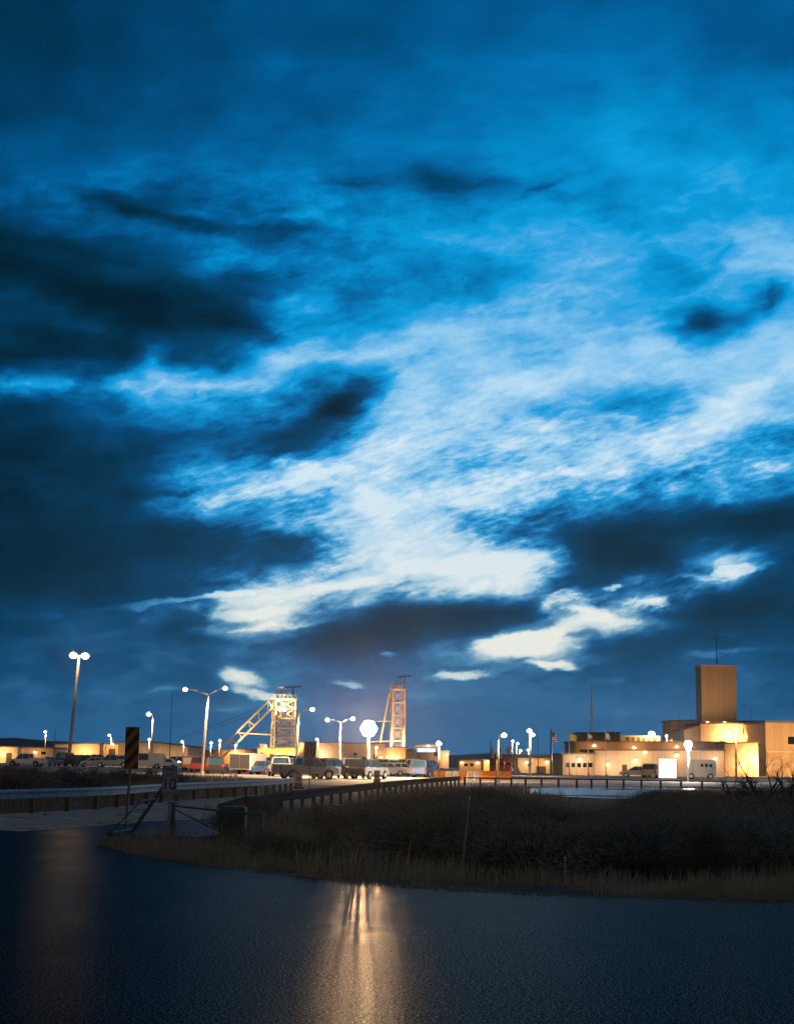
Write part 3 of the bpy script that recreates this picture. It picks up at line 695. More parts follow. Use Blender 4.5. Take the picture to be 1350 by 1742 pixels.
# ------------------------------------------------------------------ headframes
def lattice(m, base_c, w, d, z0, z1, levels, r, taper=1.0, rot=0.35):
    cs = []
    for lev in range(levels + 1):
        t = lev / levels; k = 1 + (taper - 1) * t; z = z0 + (z1 - z0) * t; ring = []
        for sx, sy in ((-1, -1), (1, -1), (1, 1), (-1, 1)):
            x = sx * w * k / 2; y = sy * d * k / 2
            ring.append(Vector((base_c.x + x * math.cos(rot) - y * math.sin(rot), base_c.y + x * math.sin(rot) + y * math.cos(rot), z)))
        cs.append(ring)
    return cs
def headframe(label, px, D, y_top, w, d, mt, levels, r, rot, back=(), strut=None, jib=(0, 0)):
    b = base(px, D); root = thing('headframe', label, 'headframe', b, 0)
    zt = zof(y_top, px, D)
    cs = lattice(None, b, w, d, 0, zt, levels, r, .92, rot)
    for k in range(4):
        MB().tube(cs[0][k], cs[-1][k], r, r, 6).build('leg', mt, root)
    br = MB()
    for lev in range(levels):
        for k in range(4):
            j = (k + 1) % 4
            br.tube(cs[lev + 1][k], cs[lev + 1][j], r * .75, n=5)
            br.tube(cs[lev][k], cs[lev + 1][j], r * .45, n=4); br.tube(cs[lev][j], cs[lev + 1][k], r * .45, n=4)
    br.build('bracing', mt, root)
    # inner guide column
    g = MB(); gc = lattice(None, b, w * .38, d * .38, 0, zt, levels * 2, r, 1, rot)
    for k in range(4): g.tube(gc[0][k], gc[-1][k], r * .4, n=4)
    for lev in range(levels * 2):
        g.tube(gc[lev][0], gc[lev + 1][1], r * .3, n=4); g.tube(gc[lev][3], gc[lev + 1][2], r * .3, n=4)
    if w > 5: g.build('guide_column', rustm, root)
    # head platform, railing, sheaves
    P = MB().box(b.x - w * .62, b.x + w * .62, D - d * .6, D + d * .6, zt, zt + .3)
    for i in range(7):
        xx = b.x - w * .6 + i * w * .2
        P.tube((xx, D - d * .58, zt + .3), (xx, D - d * .58, zt + 1.2), .05, n=4)
    P.tube((b.x - w * .6, D - d * .58, zt + 1.2), (b.x + w * .6, D - d * .58, zt + 1.2), .05, n=4)
    P.build('platform', mt, root)
    for off in (-.25, .2):
        sh = MB(); R = w * .26; cc = Vector((b.x + off * w * .5, D + off * 2, zt + .4 + R)); N = 16
        for i in range(N):
            t0 = 2 * math.pi * i / N; t1 = 2 * math.pi * (i + 1) / N
            sh.tube(cc + Vector((R * math.cos(t0), 0, R * math.sin(t0))), cc + Vector((R * math.cos(t1), 0, R * math.sin(t1))), .13, n=5)
            if i % 4 == 0: sh.tube(cc, cc + Vector((R * math.cos(t0), 0, R * math.sin(t0))), .07, n=4)
        sh.build('sheave_wheel', rustm, root)
    A = MB(); A.tube((b.x - w * .4, D, zt), (b.x - .1, D, zt + w * .62), .14, n=5); A.tube((b.x + w * .3, D, zt), (b.x - .1, D, zt + w * .62), .14, n=5)
    A.build('sheave_frame', rustm, root)
    # jib crane
    jx, jy0, jy1, jw = jib
    j0 = at(jx, jy0, D); j1 = at(jx, jy1, D)
    J = MB().tube((j0.x, D, zt), (j0.x, D, j0.z), .14, n=6).tube((j0.x - jw, D, j0.z - .1), (j0.x + jw, D, j0.z + .1), .16, n=6)
    J.tube((j0.x, D, j0.z + .6), (j0.x - jw * .8, D, j0.z), .05, n=4).tube((j0.x, D, j0.z + .6), (j0.x + jw * .8, D, j0.z), .05, n=4)
    J.build('jib', darkm, root)
    for (p, q) in back:
        for oy in (-.5, .5):
            a = at(p[0], p[1], D + oy * 5); c = at(q[0], q[1], D + oy * 5)
            MB().tube(a, c, r * 1.15, n=6).build('back_leg', mt, root)
    if len(back) == 2:
        rg = MB(); N = 12
        for i in range(N + 1):
            t = i / N
            a = at(*[back[0][0][k] + (back[0][1][k] - back[0][0][k]) * t for k in (0, 1)], D - 2.5)
            c = at(*[back[1][0][k] + (back[1][1][k] - back[1][0][k]) * t for k in (0, 1)], D - 2.5)
            if i % 4 == 0: rg.tube(a, c, r * .9, n=5)
            if i < N:
                t2 = (i + 1) / N
                c2 = at(*[back[1][0][k] + (back[1][1][k] - back[1][0][k]) * t2 for k in (0, 1)], D - 2.5)
                if i % 2 == 0: rg.tube(a, c2, r * .4, n=4)
        rg.build('leg_bracing', mt, root)
    for st in strut or ():
        MB().tube(at(*st[0], D - 2), at(*st[1], D - 2), r * .9, n=6).build('strut', mt, root)
    return root
h1 = headframe('brightly lit cream steel headframe with long inclined legs reaching down left', 480.5, 400, 1191, 5.6, 4.6, cream, 7, .24, .28,
               back=(((456, 1193), (356, 1292)), ((463, 1204), (373, 1294))), strut=[((405, 1246.5), (462, 1250))], jib=(499, 1169, 1188, 2.2))
for (x, y, D, pw) in ((480, 1297, 388, 22000), (462, 1287, 390, 9000), (505, 1290, 389, 9000), (400, 1290, 394, 7000), (482, 1208, 396.5, 3000)):
    h = at(x, y, D); h.z = max(h.z, .8)
    hd = MB().bbox(h.x - .35, h.x + .35, D - .25, D + .25, h.z - .35, h.z + .1, .06).build('floodlight', steel, h1)
    MB().sphere(h + Vector((0, -.1, .12)), .3, 8, 5).build('bulb', bulbB, hd, org=h1.location)
    spot(h1, h + Vector((0, -1.2, .6)), Vector((480 - x, 0, 0)) * .02 + (Vector((0, .35, 1)) if y > 1250 else Vector((0, 1, .2))), pw * 3, (1, .62, .26), .3, 130)
h2 = headframe('darker reddish headframe standing right of the dazzling floodlight', 674.5, 440, 1174, 3.7, 3.6, rustm, 6, .2, .2,
               back=(((662, 1180), (641, 1290)),), strut=[((640, 1227), (666, 1227)), ((630, 1262), (662, 1261))], jib=(688, 1151, 1175, 2.0))
for (x, y, D, pw) in ((690, 1290, 430, 12000), (668, 1292, 431, 9000)):
    h = at(x, y, D); h.z = max(h.z, .8)
    hd = MB().bbox(h.x - .35, h.x + .35, D - .25, D + .25, h.z - .35, h.z + .1, .06).build('floodlight', steel, h2)
    MB().sphere(h + Vector((0, -.1, .12)), .3, 8, 5).build('bulb', bulbB, hd, org=h2.location)
    spot(h2, h + Vector((0, -1.5, .6)), (-.1, .35, 1), pw * 3, WARM, .3, 120)
# pale standpipes flanking the second headframe
for px, lb in ((664.5, 'pale slender standpipe on the left side of the reddish headframe'), (685.5, 'pale slender standpipe on the right side of the reddish headframe')):
    b = base(px, 436); t = at(px, 1226, 436)
    root = thing('standpipe', lb, 'pipe', b, 0, 'standpipes by the reddish headframe')
    MB().tube(b, (b.x, 436, t.z), .3, .3, 8).build('pipe', cream, root, smooth=True); MB().tube((b.x, 436, t.z), (b.x, 436, t.z + .4), .36, .2, 8).build('cap', steel, root)
# hoist ropes running down left from the headframe
for (a, c, lb) in (((455, 1200), (305, 1256), 'upper thin hoist rope slanting down left from the lit headframe'), ((452, 1208), (330, 1252), 'lower thin hoist rope slanting down left from the lit headframe')):
    p = at(*a, 402); q = at(*c, 402)
    tag(MB().tube(p, q, .05, n=5).build('hoist_rope', darkm, org=q), lb, 'rope', 'hoist ropes')

# masts and poles
def mast(name, px, y_top, D, r, mt, label, cat='mast', group=None, lattice_w=0):
    b = base(px, D); zt = zof(y_top, px, D); root = thing(name, label, cat, b, 0, group)
    if lattice_w:
        cs = [Vector((b.x + lattice_w * math.cos(a), D + lattice_w * math.sin(a), 0)) for a in (0, 2.1, 4.2)]
        m = MB(); up = Vector((0, 0, zt * .72))
        for k in range(3): m.tube(cs[k], cs[k] + up, r * .5, n=4)
        N = 18
        for i in range(N):
            for k in range(3): m.tube(cs[k] + up * (i / N), cs[(k + 1) % 3] + up * ((i + 1) / N), r * .25, n=3)
        m.build('lattice', mt, root); MB().tube(b + up, (b.x, D, zt), r * .7, r * .3, 5).build('whip', mt, root)
    else:
        MB().tube(b, (b.x, D, zt), r, r * .5, 6).build('pole', mt, root)
        MB().tube((b.x, D, zt), (b.x, D, zt + .25), r * .9, r * .2, 6).build('cap', mt, root)
    return root
mast('antenna_mast', 1006, 1160, 330, .22, steel, 'tall slender antenna mast left of the office complex', lattice_w=.3)
mast('radio_mast', 288, 1178, 320, .1, darkm, 'thin dark mast left of the tall double arm lamp post')
mast('utility_pole', 91, 1243, 300, .12, darkm, 'short dark pole beside the far lamp over the hill', 'pole')
mast('utility_pole', 418, 1262, 300, .1, darkm, 'thin dark pole below the horizontal headframe strut', 'pole')
mast('utility_pole', 704, 1266, 300, .12, rustm, 'thin brown pole left of the blue and white lit board', 'pole')
mast('utility_pole', 937, 1243, 240, .2, darkm, 'thick dark pole left of the striped flag', 'pole')
mast('utility_pole', 1279, 1205, 300, .07, darkm, 'thin dark pole over the right hall roof', 'pole')
mast('utility_pole', 915, 1252, 250, .07, polem, 'thin pale pole between the double lamp and thick dark pole', 'pole')
mast('utility_pole', 1156, 1207, 300, .06, darkm, 'thin dark pole just left of the tall tower', 'pole')
redm = mat('red_steel', (.34, .07, .04), .6, 0, .2, 1)
for px, yt, lb in ((834, 1256, 'left thin red mast beside the lamp post'), (866, 1254, 'right thin red mast beside the lamp post')):
    mast('red_mast', px, yt, 262, .12, redm, lb, 'mast', 'thin red masts', lattice_w=.28)
for px, lb in ((838, 'dark red pump unit under the left red mast'), (852, 'dark red pump unit between the red masts'), (864, 'dark red pump unit under the right red mast')):
    b = base(px, 262); root = thing('pump_unit', lb, 'pump', b, 0, 'red pump units')
    MB().bbox(b.x - .55, b.x + .55, 261.4, 262.6, 0, 2.4, .1).build('casing', redm, root)
    MB().tube((b.x, 262, 2.4), (b.x - .2, 262, 4.2), .3, .12, 6).build('spout', rustm, root)
    MB().tube((b.x - .4, 261.3, 1.5), (b.x + .4, 261.3, 1.5), .15, n=6).build('pipe', darkm, root)

# flags
def flag(px, y_top, y_bot, D, mt, label, wpx=10, hpx=12, parts=None):
    b = base(px, D); zt = zof(y_top, px, D); root = thing('flagpole', label, 'flag', b, 0, 'flagpoles before the office')
    MB().tube(b, (b.x, D, zt), .07, .05, 6).build('pole', polem, root); MB().sphere((b.x, D, zt + .08), .1, 8, 5).build('finial', steel, root)
    s = D / FOC; W = wpx * s; H = hpx * s; N = 8; vs = []; fs = []
    for i in range(N + 1):
        t = i / N
        for k in range(2):
            z = zt - .1 - H * k - t * t * H * .35; y = D + .12 * math.sin(t * 7)
            vs.append((b.x + .06 + W * t, y, z))
    for i in range(N): fs.append((2 * i, 2 * i + 1, 2 * i + 3, 2 * i + 2))
    m = MB().add(vs + [(x, y + .012, z) for x, y, z in vs], fs + [tuple(reversed([j + len(vs) for j in f])) for f in fs])
    m.build('flag', mt, root)
    up_ = MB().tube((b.x, D - 1.2, 0), (b.x, D - 1.2, .25), .12, .16, 8).build('uplight', steel, root)
    spot(root, (b.x, D - 1.2, .4), (.08, .22, 1), 2200, WHT, .1, 50)  # added uplight, there only to brighten the flag
def stripe_mat(name, ca, cb, n, canton=None):
    m = bpy.data.materials.new(name); m.use_nodes = True; t = NT(m.node_tree)
    g = t.n('ShaderNodeTexCoord').outputs['Generated']; s = t.n('ShaderNodeSeparateXYZ', {0: g})
    fr = t.m('LESS_THAN', t.m('FRACT', t.m('MULTIPLY', s.outputs[2], n)), .5)
    c = t.n('ShaderNodeMix', {'Factor': fr, 'A': (*ca, 1), 'B': (*cb, 1)}, data_type='RGBA').outputs[2]
    if canton:
        k = t.m('MULTIPLY', t.m('LESS_THAN', s.outputs[0], .42), t.m('GREATER_THAN', s.outputs[2], .55))
        c = t.n('ShaderNodeMix', {'Factor': k, 'A': c, 'B': (*canton, 1)}, data_type='RGBA').outputs[2]
    bs = t.n('ShaderNodeBsdfPrincipled', {'Base Color': c, 'Roughness': .8})
    t.n('ShaderNodeOutputMaterial', {'Surface': bs.outputs[0]}); return m
flag(938.5, 1245, 0, 232, stripe_mat('flag_red_white', (.8, .75, .7), (.5, .03, .04), 5, (.03, .05, .2)), 'pole flying a red and white striped flag with blue corner', 8, 13)
flag(968, 1247, 0, 228, mat('flag_yellow', (.75, .5, .06), .8), 'pole flying a plain yellow flag', 12, 11)
flag(1000, 1248, 0, 228, stripe_mat('flag_white_red', (.8, .75, .7), (.5, .08, .05), 1), 'pole flying a pale flag in front of the stepped brown roof', 7, 10)
flag(1030, 1246, 0, 228, mat('flag_white', (.78, .74, .68), .8), 'pole flying a small white flag, rightmost of the flagpoles', 7, 10)

# ------------------------------------------------------------------ vehicles
tyre = mat('tyre_rubber', (.015, .015, .015), .85); rimm = mat('wheel_rim', (.45, .45, .46), .35, .7)
hlm = mat('headlamp_glass', (.7, .7, .68), .15); tlm = mat('tail_lamp_red', (.3, .01, .01), .3)
COLS = {'white': (.72, .71, .68), 'silver': (.4, .41, .42), 'dark': (.025, .026, .03), 'black': (.012, .012, .014), 'red': (.35, .03, .02), 'blue': (.03, .08, .22), 'tan': (.4, .31, .2), 'grey': (.14, .14, .15)}
SHAPES = {
 'sedan': dict(L=4.6, W=1.8, body=[(-2.3, .3), (-2.3, .78), (-2.1, .9), (-1.2, .98), (.9, .98), (1.9, .86), (2.28, .7), (2.3, .35)],
               cab=[(-1.6, .98), (-.95, 1.4), (.35, 1.44), (1.15, .98)], axles=(-1.4, 1.45), r=.32),
 'suv': dict(L=4.9, W=1.95, body=[(-2.45, .38), (-2.45, 1.0), (-2.35, 1.12), (1.1, 1.12), (2.15, 1.02), (2.42, .85), (2.45, .4)],
             cab=[(-2.35, 1.12), (-2.1, 1.78), (.35, 1.82), (1.2, 1.12)], axles=(-1.5, 1.5), r=.38),
 'pickup': dict(L=5.7, W=2.0, body=[(-2.85, .48), (-2.85, 1.12), (-.7, 1.12), (-.7, 1.14), (1.3, 1.14), (2.55, 1.08), (2.83, .9), (2.85, .48)],
                cab=[(-.75, 1.14), (-.6, 1.86), (.75, 1.9), (1.45, 1.14)], axles=(-1.75, 1.85), r=.41),
 'van': dict(L=5.4, W=2.05, body=[(-2.7, .38), (-2.7, 1.25), (1.7, 1.25), (2.5, 1.08), (2.68, .85), (2.7, .4)],
             cab=[(-2.7, 1.25), (-2.62, 2.15), (1.0, 2.2), (1.35, 2.02), (1.85, 1.25)], axles=(-1.7, 1.75), r=.38),
}
MC = {}
def cmesh(key, fn, mt):
    if key not in MC: MC[key] = fn().mesh(key[0], mt)
    return MC[key]
def put(name, me, parent, loc=(0, 0, 0)):
    o = bpy.data.objects.new(name, me); COL.objects.link(o); o.parent = parent; o.location = loc; return o
def vehicle(kind, col, px, D, rot, label, group=None, lit=False):
    sh = SHAPES[kind]; nm = {'sedan': 'parked_car', 'suv': 'parked_suv', 'pickup': 'pickup_truck', 'van': 'parked_van'}[kind]
    cat = {'sedan': 'car', 'suv': 'car', 'pickup': 'pickup truck', 'van': 'van'}[kind]
    b = base(px, D, .012); root = thing(nm, label, cat, b, R_(rot), group or 'vehicles in the parking lot')
    pm = mat('car_paint_' + col, COLS[col], .3, 0, .05, 1, coat=.6)
    W = sh['W']; r = sh['r']
    def fbody():
        m = MB(); bp = sh['body']; zb = bp[0][1]
        # wheel arches cut into the lower edge
        low = []
        for ax in sh['axles']:
            for k in range(7):
                t = math.pi - math.pi * k / 6; low.append((ax + (r + .07) * math.cos(t), zb + (r + .1) * math.sin(t) * .85 + .0))
        prof = bp + [(x, z) for x, z in low[::-1]]
        m.prism(prof, W, W * .96)
        cb = sh['cab']; top = [(x, z) for x, z in cb]
        # roof skin and pillars
        zr = max(z for x, z in cb); n = len(cb); Wc = W * .94; Wt = W * .78
        rf = [p for p in cb if p[1] > zr - .25]
        x0 = min(p[0] for p in rf) - .03; x1 = max(p[0] for p in rf) + .03
        m.bbox(x0, x1, -Wt / 2 - .03, Wt / 2 + .03, zr - .03, zr + .06, .04)
        for s_ in (-1, 1):
            def P(p): 
                t = (p[1] - cb[0][1]) / (zr - cb[0][1]); return Vector((p[0], s_ * (Wc + (Wt - Wc) * t) / 2, p[1]))
            m.tube(P(cb[0]), P(cb[1]), .06, n=4); m.tube(P(cb[-1]), P(cb[-2]), .05, n=4)
            xm = (cb[0][0] + cb[-1][0]) / 2
            m.tube(P((xm, cb[0][1])), P((xm, zr)), .05, n=4)
            if kind in ('suv', 'van'): m.tube(P((xm - 1.1, cb[0][1])), P((xm - 1.1, zr)), .06, n=4)
        if kind == 'van': m.prism([(-2.69, 1.25), (-2.6, 2.13), (-.4, 2.15), (-.4, 1.25)], W * .95, W * .8)
        if kind == 'pickup':   # raised bed walls around an open bed
            m.box(-2.83, -.8, -W / 2 + .03, -W / 2 + .1, 1.1, 1.3).box(-2.83, -.8, W / 2 - .1, W / 2 - .03, 1.1, 1.3).box(-2.83, -2.76, -W / 2 + .11, W / 2 - .11, 1.1, 1.3)
        m.box(sh['L'] / 2 - .02, sh['L'] / 2 + .08, -W * .46, W * .46, zb + .05, zb + .25).box(-sh['L'] / 2 - .08, -sh['L'] / 2 + .02, -W * .46, W * .46, zb + .05, zb + .25)
        return m
    put('body', cmesh(('body', kind, col), fbody, pm), root)
    cb = sh['cab']
    put('windows', cmesh(('windows', kind), lambda: MB().prism([(x, z - .02) for x, z in cb], W * .92, W * .76), glassb), root)
    for ax in sh['axles']:
        for s_ in (-1, 1):
            wl = put('wheel', cmesh(('wheel', kind), lambda: MB().tube((0, -.12, 0), (0, .12, 0), r, r, 14), tyre), root, (ax, s_ * (W / 2 - .1), r))
            put('rim', cmesh(('rim', kind), lambda: MB().tube((0, -.135, 0), (0, .135, 0), r * .58, r * .58, 10), rimm), wl)
    xe = sh['L'] / 2; zh = sh['body'][-2][1] - .12
    hb = lamp_mat('headlamp_on', (1, .85, .6), 25) if lit else hlm
    for s_ in (-1, 1):
        put('headlight', cmesh(('headlight', lit), lambda: MB().bbox(-.06, .04, -.2, .2, -.09, .09, .03), hb), root, (xe, s_ * W * .36, zh))
        put('taillight', cmesh(('taillight',), lambda: MB().box(-.03, .05, -.1, .1, -.16, .16), tlm), root, (-xe - .01, s_ * W * .42, sh['body'][1][1] - .12))
    return root
V = vehicle
V('pickup', 'white', 45, 236, 172, 'white crew truck parked at the far left edge')
V('sedan', 'tan', 97, 250, 120, 'tan car just left of the tall lamp mast foot')
V('suv', 'dark', 128, 245, 80, 'dark car just right of the tall lamp mast foot')
V('sedan', 'white', 158, 246, 200, 'pale car between the lamp mast and the striped marker')
V('pickup', 'silver', 190, 238, 190, 'silver truck just left of the striped marker')
V('van', 'white', 248, 228, 182, 'white van just right of the striped marker')
V('sedan', 'white', 281, 235, 175, 'white car below the thin dark mast')
V('suv', 'white', 308, 240, 188, 'white utility car left of the red truck')
V('suv', 'red', 338, 188, 95, 'red truck at the foot of the double arm lamp post')
V('suv', 'dark', 366, 172, 95, 'dark boxy vehicle left of the white box trailer')
V('sedan', 'blue', 446, 172, 75, 'blue car right of the box trailer')
V('pickup', 'white', 476, 158, 100, 'white truck with tan front left of the striped barrel')
V('pickup', 'silver', 520, 141, 28, 'silver pickup truck nearest to the brown speed limit sign')
V('suv', 'black', 561, 146, 62, 'black utility vehicle right of the brown speed limit sign')
V('pickup', 'white', 596, 152, -78, 'white truck with a lit headlight facing the road', lit=True)
V('suv', 'dark', 627, 150, 62, 'dark utility vehicle directly below the dazzling floodlight')
V('sedan', 'silver', 655, 178, 30, 'silver car right of the orange barrel')
V('sedan', 'white', 681, 186, 20, 'white car below the reddish headframe')
V('pickup', 'white', 705, 192, 170, 'white truck right of the reddish headframe')
V('suv', 'blue', 726, 168, 65, 'blue windowed car left of the first orange barrier')
V('sedan', 'silver', 1084, 208, 165, 'silver car parked left of the glowing white panel')
V('suv', 'tan', 1106, 206, 75, 'tan car touching the left edge of the glowing white panel')
back_row = 'back row cars between the headframes'
kinds = ['suv', 'pickup', 'sedan', 'van', 'suv', 'pickup']; cc = ['white', 'silver', 'dark', 'white', 'grey', 'tan', 'white', 'red']
KW = {'suv': 'utility vehicle', 'pickup': 'pickup', 'sedan': 'car', 'van': 'van'}
marks = ['behind the blue car', 'behind the white truck left of the barrel', 'under the lit headframe', 'above the striped barrel', 'behind the brown limit sign',
         'over the hood of the nearest pickup', 'behind the black utility vehicle', 'below the floodlit hall lamp post', 'behind the truck with lit headlight', 'left of the floodlight pole',
         'right of the floodlight pole', 'behind the silver car', 'below the reddish headframe', 'right of the reddish headframe', 'behind the blue windowed car', 'below the lit board']
for row, x0, x1, st, off, d0, d1 in (('farthest', 446, 722, 19, 0, 222, 262), ('second', 438, 730, 21, 3, 192, 214)):
    for i, px in enumerate(range(x0, x1, st)):
        kd = kinds[(i + (row == 'second')) % 6]; cl = cc[(i * (3 if row == 'farthest' else 5) + (row == 'second')) % 8]
        V(kd, cl, px + random.uniform(-3, 3), random.uniform(d0, d1), random.uniform(60, 115), '%s %s in the %s packed row, %s' % (cl, KW[kd], row, marks[i]), back_row)
marks = ['left of the tall lamp mast', 'just behind the tall lamp mast', 'left of the warehouse recess', 'in front of the warehouse recess', 'left of the striped marker', 'right of the striped marker',
         'behind the white van', 'below the thin dark mast', 'left of the red truck', 'behind the red truck']
for i, px in enumerate(range(84, 330, 27)):
    kd = kinds[(i + 2) % 6]; cl = cc[(i * 5) % 8]
    V(kd, cl, px + random.uniform(-4, 4), random.uniform(270, 300), random.uniform(0, 180), '%s %s in the rear row before the warehouse, %s' % (cl, KW[kd], marks[i]), 'rear row cars before the warehouse')

# white box van
D = 198; b = base(1191, D, .012); root = thing('box_van', 'white square van with three small dark side windows beside the globe lamp', 'van', b, R_(172))
wp_ = mat('car_paint_white', COLS['white'], .3, 0, .05, 1, coat=.6)
local('body', MB().bbox(-1.9, 1.1, -1, 1, .45, 2.45, .16).prism([(1.1, .45), (1.1, 2.2), (1.45, 2.1), (1.75, 1.3), (2.0, 1.15), (2.05, .45)], 1.9, 1.75), wp_, root)
for x in (-1.25, -.7, -.15): local('window', MB().box(x - .17, x + .17, -1.02, 1.02, 1.55, 1.95), glass, root)
local('windscreen', MB().prism([(1.42, 1.35), (1.3, 2.05), (1.5, 2.05), (1.78, 1.35)], 1.82, 1.7), glass, root)
for ax in (-1.2, 1.2):
    for s_ in (-1, 1):
        wl = put('wheel', cmesh(('wheel', 'suv'), lambda: MB(), tyre), root, (ax, s_ * .92, .38)); put('rim', MC[('rim', 'suv')], wl)
for s_ in (-1, 1): local('headlight', MB().bbox(2.02, 2.1, s_ * .65 - .15, s_ * .65 + .15, .75, .95, .02), hlm, root)

# box trailer seen from behind
D = 170; b = base(407, D, .012); root = thing('box_trailer', 'white sided box trailer with dark double rear doors', 'trailer', b, R_(-14))
local('body', MB().bbox(-1.25, 1.25, 0, 5.5, .55, 2.3, .1), wp_, root)
local('rear_door', MB().box(-1.15, -.02, -.06, -.003, .62, 2.2), mat('trailer_door', (.04, .035, .045), .5), root)
local('rear_door', MB().box(.02, 1.15, -.06, -.003, .62, 2.2), MATS['trailer_door'], root)
local('hinge', MB().box(-1.2, -1.15, -.08, -.003, .7, 2.1), steel, root)
for s_ in (-1, 1):
    wl = put('wheel', MC[('wheel', 'suv')], root, (s_ * 1.1, 3.0, .38)); wl.rotation_euler = (0, 0, R_(90))
    local('taillight', MB().box(s_ * 1.05 - .1, s_ * 1.05 + .1, -.08, -.003, .4, .54), tlm, root)

# red and white fire-truck-like service body left of it
D = 196; b = base(324, D, .012); root = thing('service_truck', 'orange and white service truck body left of the red truck', 'truck', b, R_(90))
local('body', MB().bbox(-1.6, 1.0, -.95, .95, .5, 1.9, .08), mat('orange_paint', (.55, .16, .04), .4), root)
local('shutter', MB().box(-1.62, -1.603, -.75, .75, .9, 1.7), wp_, root)
local('cab', MB().prism([(1.0, .5), (1.0, 1.95), (1.7, 1.9), (2.1, 1.3), (2.5, 1.1), (2.5, .5)], 1.9, 1.6), wp_, root)
for ax in (-1.0, 1.8):
    for s_ in (-1, 1): put('wheel', MC[('wheel', 'suv')], root, (ax, s_ * .85, .38))

# glowing panel added in place of a floodlit white truck rear
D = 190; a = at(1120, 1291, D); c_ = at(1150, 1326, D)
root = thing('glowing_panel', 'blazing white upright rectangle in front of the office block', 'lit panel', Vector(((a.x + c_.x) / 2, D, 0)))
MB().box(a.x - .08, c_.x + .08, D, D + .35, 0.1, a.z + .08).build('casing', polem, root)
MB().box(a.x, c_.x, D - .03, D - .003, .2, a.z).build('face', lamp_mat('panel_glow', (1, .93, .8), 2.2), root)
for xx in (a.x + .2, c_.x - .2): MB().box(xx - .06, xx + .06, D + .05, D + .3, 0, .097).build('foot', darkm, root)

# barriers and barrels
orb = mat('barrier_orange', (.8, .25, .02), .5); whb = mat('barrier_white', (.8, .74, .62), .5)
def barrier(px, D, wpx, mt, label):
    b = base(px, D, .012); W = wpx * D / FOC; root = thing('road_barrier', label, 'barrier', b, 0, 'plastic road barriers')
    m = MB(); pr = [(-.3, 0), (-.3, .2), (-.12, .45), (-.1, .85), (.1, .85), (.12, .45), (.3, .2), (.3, 0)]
    n = len(pr); vs = [(-W / 2 + .02, y, z) for y, z in pr] + [(W / 2 - .02, y, z) for y, z in pr]
    m.add(vs, [tuple(range(n)), tuple(range(2 * n - 1, n - 1, -1))] + [(i, n + i, n + (i + 1) % n, (i + 1) % n) for i in range(n)])
    local('body', m, mt, root); local('filler_cap', MB().tube((0, 0, .85), (0, 0, .9), .06, n=8), darkm, root)
for a in ((743, 150, 10, orb, 'orange barrier at the left end of the barrier line'), (753, 150, 10, orb, 'second orange barrier from the left end of the line'),
          (763, 152, 11, whb, 'white barrier next to the leftmost orange pair'), (775, 153, 11, whb, 'white barrier left of the single orange one'),
          (787, 155, 11, orb, 'single orange barrier between white barriers'), (799, 156, 11, whb, 'white barrier in the middle of the line right of the single orange one'),
          (811, 157, 11, whb, 'white barrier left of the row of four orange barriers'), (824, 158, 12, orb, 'first orange barrier of the right hand row'),
          (837, 158, 12, orb, 'second orange barrier of the right hand row'), (850, 158, 12, orb, 'third orange barrier of the right hand row'), (863, 158, 12, orb, 'last orange barrier of the line near the gatehouse')):
    barrier(*a)
def barrel(px, D, h, label):
    b = base(px, D); root = thing('traffic_barrel', label, 'traffic barrel', b, 0, 'orange traffic barrels')
    local('body', MB().tube((0, 0, .05), (0, 0, h), .27, .22, 14), orb, root, True)
    local('stripe', MB().tube((0, 0, h * .35), (0, 0, h * .5), .262, .252, 14, False).tube((0, 0, h * .7), (0, 0, h * .85), .245, .238, 14, False), whb, root)
    local('foot', MB().tube((0, 0, 0), (0, 0, .08), .36, .34, 14), tyre, root)
barrel(507, 96, 1.0, 'orange striped traffic barrel at the end of the left guardrail')
barrel(641, 122, 1.0, 'orange traffic barrel right of the dark utility vehicle')

# ------------------------------------------------------------------ guardrails
def spline(pts, step):
    out = []
    P = [pts[0] + (pts[0] - pts[1])] + list(pts) + [pts[-1] + (pts[-1] - pts[-2])]
    dense = []
    for i in range(1, len(P) - 2):
        for k in range(20):
            t = k / 20; a, b, c, d = P[i - 1], P[i], P[i + 1], P[i + 2]
            dense.append(.5 * ((2 * b) + (-a + c) * t + (2 * a - 5 * b + 4 * c - d) * t * t + (-a + 3 * b - 3 * c + d) * t ** 3))
    dense.append(pts[-1]); s = 0; out = [dense[0]]; acc_ = 0
    for i in range(1, len(dense)):
        seg = (dense[i] - dense[i - 1]).length; acc_ += seg
        if acc_ >= step: out.append(dense[i]); acc_ = 0
    return out
raild = mat('rusted_rail', (.03, .022, .018), .95, .0, .3, 4, .2, 20)  # near-black brown for the right-hand rails
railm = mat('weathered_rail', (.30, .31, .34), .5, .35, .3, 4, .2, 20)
woodm = mat('weathered_wood_post', (.09, .055, .035), .9, 0, .35, 6)
